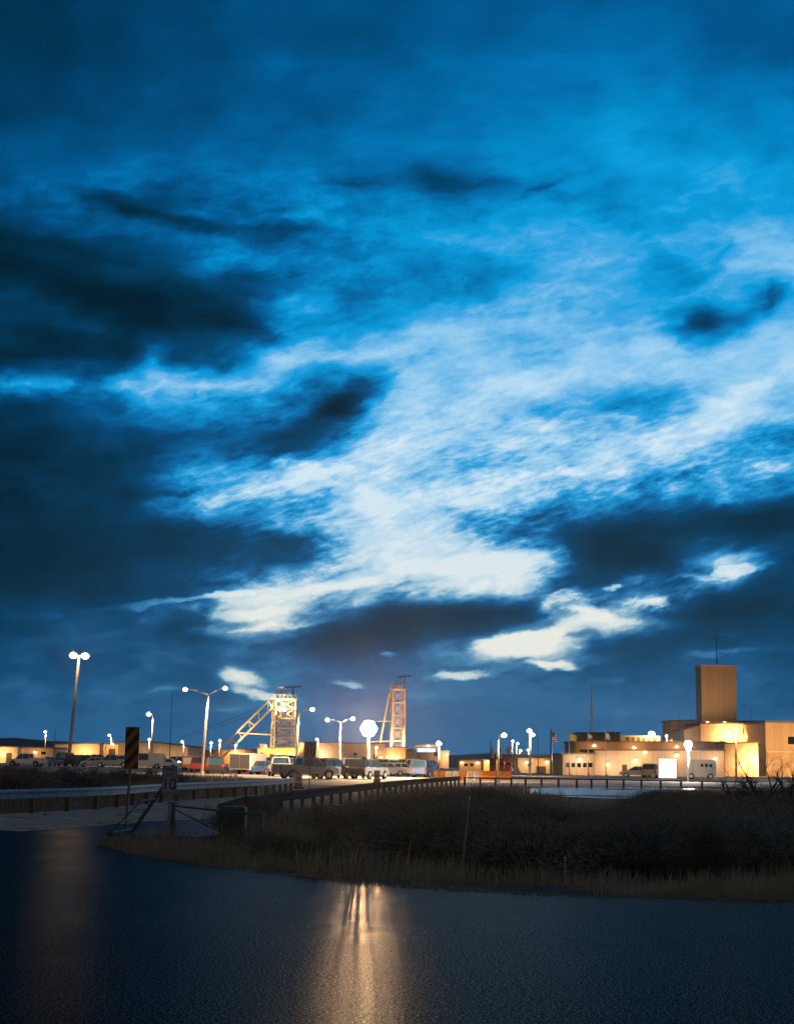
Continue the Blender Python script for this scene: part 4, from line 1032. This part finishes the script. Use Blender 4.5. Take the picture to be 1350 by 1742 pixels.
def guardrail(pts, label, step=1.9, end_post=True, ztop=.76, toward=-1, postm=None, rm=None, beam=.31):
    line = spline(pts, step); root = thing('guardrail', label, 'guardrail', line[0], 0)
    m = MB(); prof = [(0, 0), (.05, .04), (.05, .09), (0, .135), (0, .175), (.05, .22), (.05, .27), (0, .31)]
    prof = [(a, b * beam / .31) for a, b in prof]
    n = len(prof); dense = spline(pts, .45); vs = []
    for i, p in enumerate(dense):
        q = dense[min(i + 1, len(dense) - 1)] - dense[max(i - 1, 0)]; q.normalize(); nr = Vector((q.y, -q.x, 0)) * (1 if toward > 0 else -1)
        if nr.y > 0: nr = -nr
        for (o, z) in prof: vs.append(p + nr * (o + .1) + Vector((0, 0, ztop - beam + z)))
        for (o, z) in prof: vs.append(p + nr * (o + .092) + Vector((0, 0, ztop - beam + z)))
    fs = []
    for i in range(len(dense) - 1):
        a = i * 2 * n; b = a + 2 * n
        for k in range(n - 1):
            fs.append((a + k, b + k, b + k + 1, a + k + 1)); fs.append((a + n + k, a + n + k + 1, b + n + k + 1, b + n + k))
        fs.append((a, a + n, b + n, b)); fs.append((a + n - 1, b + n - 1, b + 2 * n - 1, a + 2 * n - 1))
    m.add(vs, fs); m.build('rail', rm or railm, root)
    for i, p in enumerate(line):
        g = min(0, gz(p.x, p.y)) - .1
        MB().box(p.x - .07, p.x + .07, p.y - .08, p.y + .08, g, ztop - .03).build('post', postm or woodm, root)
    return root, line
guardrail(LRAIL, 'long weathered guardrail curving along the left side of the side road')
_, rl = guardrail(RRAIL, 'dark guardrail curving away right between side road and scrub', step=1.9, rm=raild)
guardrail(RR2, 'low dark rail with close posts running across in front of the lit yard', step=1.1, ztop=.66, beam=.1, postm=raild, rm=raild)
# reflector stubs catching the light beyond the right rail
refm = mat('pale_post', (.6, .5, .33), .7)
for i, (px, py) in enumerate(((585, 1349), (598, 1348), (609, 1347), (620, 1346), (631, 1345), (640, 1344), (649, 1343))):
    D = 66 + i * 1.8; q = at(px, py - 6, D); b = Vector((q.x, D, -.1))
    root = thing('marker_post', 'short pale post catching light in the scrub behind the bare shrub', 'post', b, 0, 'short pale posts along the right rail')
    MB().tube(b, (q.x, D, q.z), .045, .04, 6).build('post', refm, root); MB().tube((q.x, D, q.z), (q.x, D, q.z + .05), .05, .02, 6).build('cap', whb, root)

# ------------------------------------------------------------------ signs and gate
# striped object marker
D = 37; b = gnd(213, 1416); b.z = 0; D = b.y
root = thing('object_marker', 'tall yellow and black diagonally striped marker sign on a thin post', 'road sign', b)
a = at(211, 1308, D); c_ = at(238, 1237, D)
sw = (c_.x - a.x); cx = (a.x + c_.x) / 2
def diag_mat():
    m = bpy.data.materials.new('hazard_stripes'); m.use_nodes = True; t = NT(m.node_tree)
    s = t.n('ShaderNodeSeparateXYZ', {0: t.n('ShaderNodeTexCoord').outputs['Object']})
    vv = t.m('SUBTRACT', s.outputs[2], t.m('MULTIPLY', s.outputs[0], 1.15))
    fr = t.m('LESS_THAN', t.m('FRACT', t.m('MULTIPLY', vv, 1 / .36)), .5)
    nz = t.n('ShaderNodeTexNoise', {'Scale': 9.0, 'Detail': 5.0}).outputs['Fac']
    yl = t.ramp(nz, [(.3, (.28, .09, .012)), (.7, (.4, .14, .02))])
    c = t.n('ShaderNodeMix', {'Factor': fr, 'A': (.008, .008, .008, 1), 'B': yl}, data_type='RGBA').outputs[2]
    bs = t.n('ShaderNodeBsdfPrincipled', {'Base Color': c, 'Roughness': .45}); t.n('ShaderNodeOutputMaterial', {'Surface': bs.outputs[0]}); return m
pl = MB().bbox(cx - sw / 2, cx + sw / 2, D - .02, D + .02, a.z, c_.z, .008).build('panel', diag_mat(), root)
MB().tube(b, (cx - .02, D + .045, c_.z - .1), .024, .024, 8).build('post', mat('dull_post', (.16, .12, .13), .6, .4), root)
MB().tube((cx - .02, D - .02, c_.z - .12), (cx - .02, D - .035, c_.z - .12), .015, n=6).tube((cx - .02, D - .02, a.z + .12), (cx - .02, D - .035, a.z + .12), .015, n=6).build('bolt', steel, root)
# thin pale delineator beside it
b = gnd(217, 1409); b.z = 0; q = at(223, 1308, b.y)
root = thing('delineator_post', 'thin pale post right beside the striped marker post', 'post', b)
MB().tube(b, q, .014, .014, 6).build('post', polem, root)
MB().tube(q, q + Vector((0, 0, .03)), .018, .01, 6).build('cap', steel, root)

signw = mat('sign_sheeting', (.32, .42, .5), .4, 0, .12, 5); signk = mat('sign_black', (.01, .01, .012), .5)
signr = mat('rusty_sign', (.8, .42, .3), .5, 0, .15, 5)  # brown-pink front light put into the sign colour
def speed_sign(b, D, x0, x1, y0, y1, mt, label, yaw, postm, lean=0):
    a = at(x0, y1, D); c = at(x1, y0, D); W = c.x - a.x; H = c.z - a.z; cx = (a.x + c.x) / 2
    root = thing('speed_limit_sign', label, 'road sign', Vector((cx, D, 0)), yaw)
    Wr = W / math.cos(yaw)
    pn = local('panel', MB().bbox(-Wr / 2, Wr / 2, -.015, .015, a.z, c.z, .006), mt, root)
    bd = MB(); e = .035 * W / .6; t = .012 * W / .6 * 1.6
    for (xa, xb, za, zb) in ((-Wr / 2 + e, Wr / 2 - e, c.z - e - t, c.z - e), (-Wr / 2 + e, Wr / 2 - e, a.z + e, a.z + e + t), (-Wr / 2 + e, -Wr / 2 + e + t, a.z + e + t, c.z - e - t), (Wr / 2 - e - t, Wr / 2 - e, a.z + e + t, c.z - e - t)):
        bd.box(xa, xb, -.019, -.0155, za, zb)
    o = local('border', bd, signk, pn)
    text_mesh('lettering', 'SPEED', H * .17, signk, pn, (0, -.018, a.z + H * .84), (R_(90), 0, 0))
    text_mesh('lettering', 'LIMIT', H * .17, signk, pn, (0, -.018, a.z + H * .66), (R_(90), 0, 0))
    tm = text_mesh('numerals', '10', H * .60, signk, pn, (0, -.018, a.z + H * .32), (R_(90), 0, 0)); tm.scale = (1.0, 1, 1)
    local('post', MB().box(-.03, .03, .02, .075, -.1, c.z - .04), postm, root)
    return root
speed_sign(None, 88, 517, 538, 1262, 1289, signr, 'brown looking 10 limit sign on a rusty post before the lit yard', 0, mat('rust_post', (.30, .12, .05), .8))
speed_sign(None, 37.6, 274, 303, 1303, 1350, signw, 'blue looking speed limit sign on a pale post by the gate', R_(-22), mat('pale_green_post', (.22, .32, .3), .6))

gm = mat('green_gate_paint', (.03, .09, .085), .5, .1, .25, 6)
gmd = mat('dark_gate_paint', (.03, .028, .03), .6, .2, .25, 6)
# pipe gate across the track
g0 = gnd(293, 1413); g1 = gnd(443, 1434)
root = thing('pipe_gate', 'green steel pipe gate with diagonal brace across the verge track', 'gate', g0)
t0 = at(293, 1364, g0.y); t1 = at(444, 1379, g1.y)
MB().tube(g0 - Vector((0, 0, .1)), (g0.x, g0.y, t0.z), .06, n=10).build('post', gm, root, smooth=True)
MB().tube(g1 - Vector((0, 0, .3)), (g1.x, g1.y, t1.z), .06, n=10).build('post', gm, root, smooth=True)
r0 = at(296, 1371, g0.y); r1 = at(441, 1387, g1.y)
MB().tube(r0, r1, .026, n=8).build('top_rail', gm, root, smooth=True)
MB().tube(at(296, 1377, g0.y), at(418, 1437, g1.y + .9), .02, n=8).build('brace', gm, root, smooth=True)
MB().tube(at(393, 1381, (g0.y + g1.y) / 2 - .6), at(394, 1430, (g0.y + g1.y) / 2 - .6), .018, n=6).build('upright', gm, root)
# leaning gate leaf left of the sign
root = thing('gate_leaf', 'dark open gate leaf leaning between the striped marker and blue looking sign', 'gate', gnd(222, 1420))
Dg = root.location.y
A0, A1 = at(222, 1419, Dg), at(289, 1322, Dg + 1.2); B0, B1 = at(186, 1418, Dg + .3), at(243, 1360, Dg + 3)
MB().tube(A0, A1, .045, n=8).build('stile', gmd, root); MB().tube(B0, B1, .022, n=8).build('stile', gmd, root)
for (p, q) in (((186, 1417), (224, 1411)), ((206, 1398), (240, 1391)), ((226, 1379), (253, 1375)), ((240, 1363), (264, 1359))):
    MB().tube(at(*p, Dg + .5), at(*q, Dg + .5), .022, n=8).build('rung', mat('pale_teal_paint', (.3, .45, .46), .4), root)
# survey stake and little marker
b = gnd(785, 1457); b.z = -.35; q = at(798, 1360, b.y - .3)
root = thing('survey_stake', 'tall thin pale stake leaning in the dark scrub', 'stake', b)
MB().tube(b, q, .017, .012, 6).build('shaft', mat('weathered_stake', (.35, .36, .4), .8), root); MB().tube(q, q + (q - b).normalized() * .06, .017, .017, 6).build('tip', whb, root)
b = gnd(960, 1486); b.z = -.3; q = at(961, 1463, b.y)
root = thing('marker_stake', 'short stake with a pale orange cap in the grass', 'stake', b)
MB().tube(b, q, .014, .012, 6).build('shaft', MATS['weathered_stake'], root); MB().tube(q, q + Vector((0, 0, .05)), .022, .02, 8).build('cap', mat('pale_orange_cap', (.6, .4, .28), .6), root)
# dark box added in place of the bush mass by the rail end
b = base(386, 36.2); root = thing('utility_cabinet', 'dark utility cabinet at the end of the right guardrail', 'cabinet', b)
MB().bbox(b.x - .13, b.x + .42, 36.0, 36.5, 0, .72, .03).build('body', mat('cabinet_paint', (.025, .045, .05), .6), root)
MB().box(b.x - .1, b.x + .12, 35.975, 35.997, .1, .66).build('door', MATS['cabinet_paint'], root); MB().box(b.x + .14, b.x + .38, 35.975, 35.997, .1, .66).build('door', MATS['cabinet_paint'], root)
# small dark direction sign near the lit board
D = 150; b = base(743, D); q = at(743, 1285, D); root = thing('small_sign', 'small dark sign on a thin post below the lamp by the lit board', 'road sign', b)
MB().tube(b, q, .05, n=6).build('post', darkm, root); MB().box(q.x - .32, q.x + .32, D - .05, D - .02, q.z - .1, q.z + .3).build('panel', darkm, root)

# ------------------------------------------------------------------ vegetation
def leafmat(name, c0, c1):
    m = bpy.data.materials.new(name); m.use_nodes = True; t = NT(m.node_tree)
    co = t.n('ShaderNodeTexCoord').outputs['Object']
    nz = t.n('ShaderNodeTexNoise', {'Vector': co, 'Scale': .9, 'Detail': 4.0}).outputs['Fac']
    n2_ = t.n('ShaderNodeTexNoise', {'Vector': co, 'Scale': 14.0, 'Detail': 2.0}).outputs['Fac']
    c = t.ramp(t.m('ADD', t.m('MULTIPLY', nz, .6), t.m('MULTIPLY', n2_, .4)), [(.36, c0), (.64, c1)])
    d = t.n('ShaderNodeBsdfDiffuse', {'Color': c}); tr = t.n('ShaderNodeBsdfTranslucent', {'Color': c})
    mx = t.n('ShaderNodeMixShader', {0: .3, 1: d.outputs[0], 2: tr.outputs[0]})
    t.n('ShaderNodeOutputMaterial', {'Surface': mx.outputs[0]}); return m
grassm = leafmat('dry_grass', (.22, .15, .085), (.5, .37, .22))
scrubm = leafmat('scrub_leaf', (.11, .09, .055), (.28, .23, .14))
sagem = leafmat('sage_leaf', (.12, .135, .11), (.27, .28, .23))
barkm = mat('bare_bark', (.035, .028, .024), .9, 0, .3, 8)

def blades(name, X, Y, H, Wd, mt, lean=.35, z=None):
    n = len(X); Z = np.array([gz(float(a), float(b)) for a, b in zip(X, Y)]) if z is None else z
    th = rng.uniform(0, 2 * np.pi, n); dxv = np.cos(th); dyv = np.sin(th)
    la = rng.uniform(0, 2 * np.pi, n); lm = rng.uniform(.05, lean, n) * H
    lx = np.cos(la) * lm + .06 * H; ly = np.sin(la) * lm
    V_ = np.empty((n, 5, 3), np.float32)
    V_[:, 0] = np.stack([X - dxv * Wd, Y - dyv * Wd, Z - .02], 1); V_[:, 1] = np.stack([X + dxv * Wd, Y + dyv * Wd, Z - .02], 1)
    V_[:, 2] = np.stack([X + dxv * Wd * .7 + lx * .35, Y + dyv * Wd * .7 + ly * .35, Z + H * .6], 1); V_[:, 3] = np.stack([X - dxv * Wd * .7 + lx * .35, Y - dyv * Wd * .7 + ly * .35, Z + H * .6], 1)
    V_[:, 4] = np.stack([X + lx, Y + ly, Z + H], 1)
    me = bpy.data.meshes.new(name); me.vertices.add(n * 5); me.vertices.foreach_set('co', V_.ravel())
    k = (np.arange(n) * 5)[:, None]
    loops = np.concatenate([k + np.array([0, 1, 2, 3]), k + np.array([3, 2, 4])], 1).ravel().astype(np.int32)
    me.loops.add(len(loops)); me.loops.foreach_set('vertex_index', loops)
    me.polygons.add(2 * n); ls = (np.arange(n) * 7)[:, None] + np.array([0, 4]); me.polygons.foreach_set('loop_start', ls.ravel().astype(np.int32))
    me.update(calc_edges=True); me.validate(); me.materials.append(mt)
    o = bpy.data.objects.new(name, me); COL.objects.link(o); return o
def nz2(x, y, s, o=0): return mnoise.noise(Vector((x * s, y * s, o)))
# verge grass along the road edge
X, Y, H, Wd = [], [], [], []
for _ in range(90000):
    px = random.uniform(-60, 1420); t = random.random() ** 1.6 * 5.0
    x = random.uniform(-8.5, 14.5); y = y_edge(x) + t - .12
    if x < x_left(y) - .3: continue
    dn = nz2(x, y, .9, 2) * .5 + nz2(x, y, .25, 8) * .6
    if random.random() > .42 + dn * 1.3: continue
    lane = abs(x + .0185 * y) < .55 + .008 * y
    if lane and random.random() < .5: continue
    h = random.uniform(.08, .26) * (1.0 + 1.5 * max(-.45, nz2(x, y, .6, 4)) + 1.3 * max(-.4, nz2(x, y, 2.1, 7))) * (.45 + .55 * sm(0, 1.2, t))
    if x < -2.5: h *= 1.35
    if lane: h *= .45
    X.append(x); Y.append(y); H.append(h); Wd.append(random.uniform(.002, .0045))
# mid-field bunch grass
for _ in range(7500):
    y = random.uniform(24, 100); x = random.uniform(-9, 26) * (y / 60) ** .4
    x = random.uniform(x_left(y), y * .30 + 3)
    t = y - y_edge(x)
    if t < 1.2 or in_water(x, y): continue
    if y > 45 and .085 * y < x < .16 * y and random.random() < .75: continue
    if random.random() > .62 + nz2(x, y, .12, 1) * .9: continue
    if abs(x + .0185 * y) < .5 + .008 * y and y < 42 and random.random() < .75: continue
    k = sm(2, 24, t); hh = random.uniform(.2, .5) + .3 * k * random.random()
    if x > .3 * y * .35: hh *= .85
    m = random.randint(10, 18); s_ = .14 + .1 * random.random()
    for __ in range(m):
        X.append(x + random.gauss(0, s_)); Y.append(y + random.gauss(0, s_)); H.append(hh * random.uniform(.6, 1.05)); Wd.append(random.uniform(.004, .008) * (1 + y / 60))
for _ in range(260):
    x = random.gauss(-.45, .75); t = random.uniform(.3, 9); y = y_edge(x) + t
    X.append(x); Y.append(y); H.append(random.uniform(.35, .6)); Wd.append(random.uniform(.005, .014))
random.seed(77)
for _ in range(46):
    y = random.uniform(20.6, 27); x = -.0185 * y + random.gauss(0, .42)
    if y < y_edge(x) + .1: continue
    X.append(x); Y.append(y); H.append(random.uniform(.4, .75)); Wd.append(random.uniform(.009, .02))
tag(blades('grass', np.array(X), np.array(Y), np.array(H), np.array(Wd), grassm), kind='stuff')
# scrub cover on the embankment behind the left guardrail
X, Y, H, Wd = [], [], [], []
for _ in range(30000):
    y = random.uniform(49, 150); x = random.uniform(-.30 * y - 4, -.02 * y)
    xr = float(np.interp(y, [p.y for p in LRAIL], [p.x for p in LRAIL]))
    if y < 92 and x > xr - .6: continue
    if y >= 92 and x > -8 - (y - 92) * .12: continue
    if random.random() > .6 + nz2(x, y, .15, 3): continue
    X.append(x); Y.append(y); H.append(random.uniform(.15, .55)); Wd.append(random.uniform(.012, .03))
tag(blades('undergrowth', np.array(X), np.array(Y), np.array(H), np.array(Wd), scrubm, .8), kind='stuff')

def branch(m, p, d, L, r, depth, tips, spread=.6, grav=.0, seg=3):
    pts = [p]; rad = [r]; cur = p.copy(); dd = d.copy()
    for i in range(seg):
        dd = (dd + Vector((random.gauss(0, .16), random.gauss(0, .16), random.gauss(0, .12) + grav))).normalized()
        cur = cur + dd * (L / seg); pts.append(cur.copy()); rad.append(r * (1 - .45 * (i + 1) / seg))
    m.poly_tube(pts, rad, 5 if depth > 1 else 4)
    if depth == 0: tips.append((cur, dd)); return
    for k in range(random.choice((2, 3, 3))):
        i = random.randint(1, seg); nd = (dd + Vector((random.gauss(0, spread), random.gauss(0, spread), random.gauss(.05, spread * .6)))).normalized()
        branch(m, pts[i], nd, L * random.uniform(.55, .8), rad[i] * .62, depth - 1, tips, spread, grav, seg)
def bare_tree(px, D, htop, label, n=4, name='bare_tree', cat='tree', r=.06, L=.33, depth=4, z=0, spread=.6, grp=None):
    b = base(px, D, z); H = zof(htop, px, D) - z; root = thing(name, label, cat, b, 0, grp); tips = []
    tr = MB(); cr = MB()
    top = b + Vector((random.gauss(0, .05), 0, H * .16)); tr.poly_tube([b - Vector((0, 0, .15)), b + Vector((.02, 0, H * .08)), top], [r * 1.4, r * 1.1, r], 8)
    for k in range(n):
        a = 2 * math.pi * k / n + random.uniform(-.4, .4); d = Vector((math.cos(a) * .75, math.sin(a) * .5, random.uniform(.45, 1.1))).normalized()
        branch(cr, top if k % 2 else b + Vector((0, 0, H * .05)), d, H * L * random.uniform(.85, 1.2), r * .7, depth, tips, spread)
    zmax = max(v_[2] for v_ in cr.v); kz = (H + z - b.z) / max(.2, zmax - b.z)
    for mm in (tr, cr): mm.v = [(b.x + (v_[0] - b.x) * (1 + (kz - 1) * .7), b.y + (v_[1] - b.y), b.z + (v_[2] - b.z) * kz) for v_ in mm.v]
    tr.build('trunk', barkm, root, smooth=True); cr.build('crown', barkm, root)
    return root, tips
random.seed(21)
bare_tree(1300, 57, 1256, 'largest leafless twisted tree in front of the large tan hall', 6, r=.11, L=.42, depth=5)
bare_tree(1248, 56, 1285, 'low spreading leafless tree right of the white van', 5, r=.07, L=.5, depth=5)
bare_tree(1342, 54, 1262, 'leafless tree cut by the right edge of the photo', 4, r=.07, L=.4, depth=5)
bare_tree(1275, 62, 1300, 'small leafless thorny tree between the two larger ones', 5, r=.05, L=.5, depth=4)
bare_tree(618, 31, 1352, 'dark bare shrub with fanned branches below the dazzling floodlight', 6, 'bare_shrub', 'shrub', r=.028, L=.5, depth=4, z=-.35)
bare_tree(700, 36, 1370, 'smaller bare shrub right of the fanned one', 5, 'bare_shrub', 'shrub', r=.02, L=.5, depth=4, z=-.35)
bare_tree(1150, 60, 1330, 'bare shrub standing before the water and low rail', 5, 'bare_shrub', 'shrub', r=.03, L=.5, depth=4, z=-.2)

def bush_mesh(name, R, H, nst, nlf, leaf):
    st = MB(); lf = MB(); rnd = random.random
    for _ in range(nst):
        a = rnd() * 6.283; k = rnd(); d = Vector((math.cos(a) * k * R, math.sin(a) * k * R, H * random.uniform(.5, 1.0) * math.sqrt(1 - .75 * k * k)))
        p1 = d * .5 + Vector((random.gauss(0, .04), random.gauss(0, .04), .05)); st.tube((0, 0, 0), p1, .012, .008, 3, False); st.tube(p1, d, .008, .003, 3, False)
        for __ in range(nlf):
            t = random.uniform(.35, 1.08); c = d * t + Vector((random.gauss(0, .07 * R / .6), random.gauss(0, .07 * R / .6), random.gauss(0, .05)))
            q = Vector((random.gauss(0, 1), random.gauss(0, 1), random.gauss(0, .8))).normalized(); e = q.orthogonal().normalized() * leaf * .14
            lf.add([c - e, c + e, c + q * leaf * 2.0], [(0, 1, 2)])
    return st, lf
random.seed(5)
BM = []
for i, (R, H, a, l_, lf, mt) in enumerate(((.62, .7, 110, 46, .034, scrubm), (.8, .62, 120, 46, .038, sagem), (.5, .85, 100, 46, .032, scrubm), (.9, .55, 130, 42, .036, scrubm))):
    s_, f_ = bush_mesh('b', R, H, a, l_, lf); BM.append((s_.mesh('stem', barkm), f_.mesh('foliage', mt), H, R))
def bush(px, top, D, label, group, i=None, wsc=1.0):
    i = random.randrange(4) if i is None else i
    b = base(px, D, 0); b.z = gz(b.x, D); zt = zof(top, px, D); H = max(.3, zt - b.z)
    root = thing('scrub_bush', label, 'bush', b, random.uniform(0, 6.28), group); s = H / BM[i][2]; root.scale = (s * wsc, s * wsc, s)
    put('stem', BM[i][0], root); put('foliage', BM[i][1], root)
GL = 'bushes between the road edge and the right rail'
sil = [(450, 1372), (500, 1362), (560, 1356), (640, 1352), (700, 1347), (745, 1336), (790, 1334), (840, 1339), (880, 1345), (920, 1352), (945, 1358), (1000, 1363), (1050, 1360), (1085, 1348), (1130, 1342), (1180, 1346), (1240, 1346), (1300, 1343), (1360, 1343)]
sx_ = [a for a, b in sil]; sy_ = [b for a, b in sil]
lab = [(0, 640, 'low scrub bush in the thicket just right of the pipe gate'), (640, 800, 'dark bush in the thicket left of the tall pale stake'), (800, 950, 'dark rounded bush in the thicket right of the tall pale stake'),
       (950, 1120, 'dark bush in the thicket below the strip of water'), (1120, 2000, 'dark bush in the thicket below the leafless trees')]
random.seed(11)
for _ in range(150):
    px = random.uniform(560, 1400) if _ > 14 else random.uniform(450, 600); D = random.choice((random.uniform(31, 50), random.uniform(45, 75)))
    top = float(np.interp(px, sx_, sy_)) + random.uniform(-1, 8) + max(0, (55 - D)) * 1.9 + max(0, (D - 60)) * -.3
    if px < 760 and random.random() < .62: continue
    if 560 < px < 700 and D < 44: continue   # the lamp glare reaches the road through this gap
    bb = base(px, D)
    if in_water(bb.x, D) or (900 < px < 1075 and D > 52): continue
    lb = next(l for a, b_, l in lab if a <= px < b_)
    bush(px, top, D, lb, GL, wsc=random.uniform(.9, 1.6))
for px, top, D in ((396, 1368, 38.5), (408, 1362, 40), (424, 1357, 43), (440, 1353, 46), (458, 1352, 50)):
    bush(px, top, D, 'dark bush crowding the near end of the right guardrail', 'bushes by the guardrail end', wsc=.9)
for px, top, D, lb in ((14, 1300, 110, 'scrub bush on the left embankment'), (60, 1302, 100, ''), (110, 1304, 110, ''), (160, 1305, 96, ''), (205, 1306, 104, ''), (255, 1306, 110, ''), (130, 1306, 80, ''), (300, 1312, 100, ''), (20, 1310, 75, '')):
    bush(px, top, D, 'scrub bush on the dark embankment behind the left guardrail', 'bushes on the left embankment', wsc=1.6)
bush(288 + 82, 1276, 300, 'tiny dark bush', 'x', wsc=1) if False else None

# ------------------------------------------------------------------ thin haze added to give the lamps halos
def haze(density):
    hz = bpy.data.materials.new('thin_haze'); hz.use_nodes = True; t = NT(hz.node_tree)
    pv = t.n('ShaderNodeVolumePrincipled', {'Color': (.85, .88, .92, 1), 'Density': density, 'Anisotropy': .9})
    t.n('ShaderNodeOutputMaterial', {'Volume': pv.outputs[0]})
    tag(MB().box(-2450, 2450, -260, 2350, -3, 75).build('haze', hz), kind='stuff')
haze(.00013)
print('objects', len(bpy.data.objects))
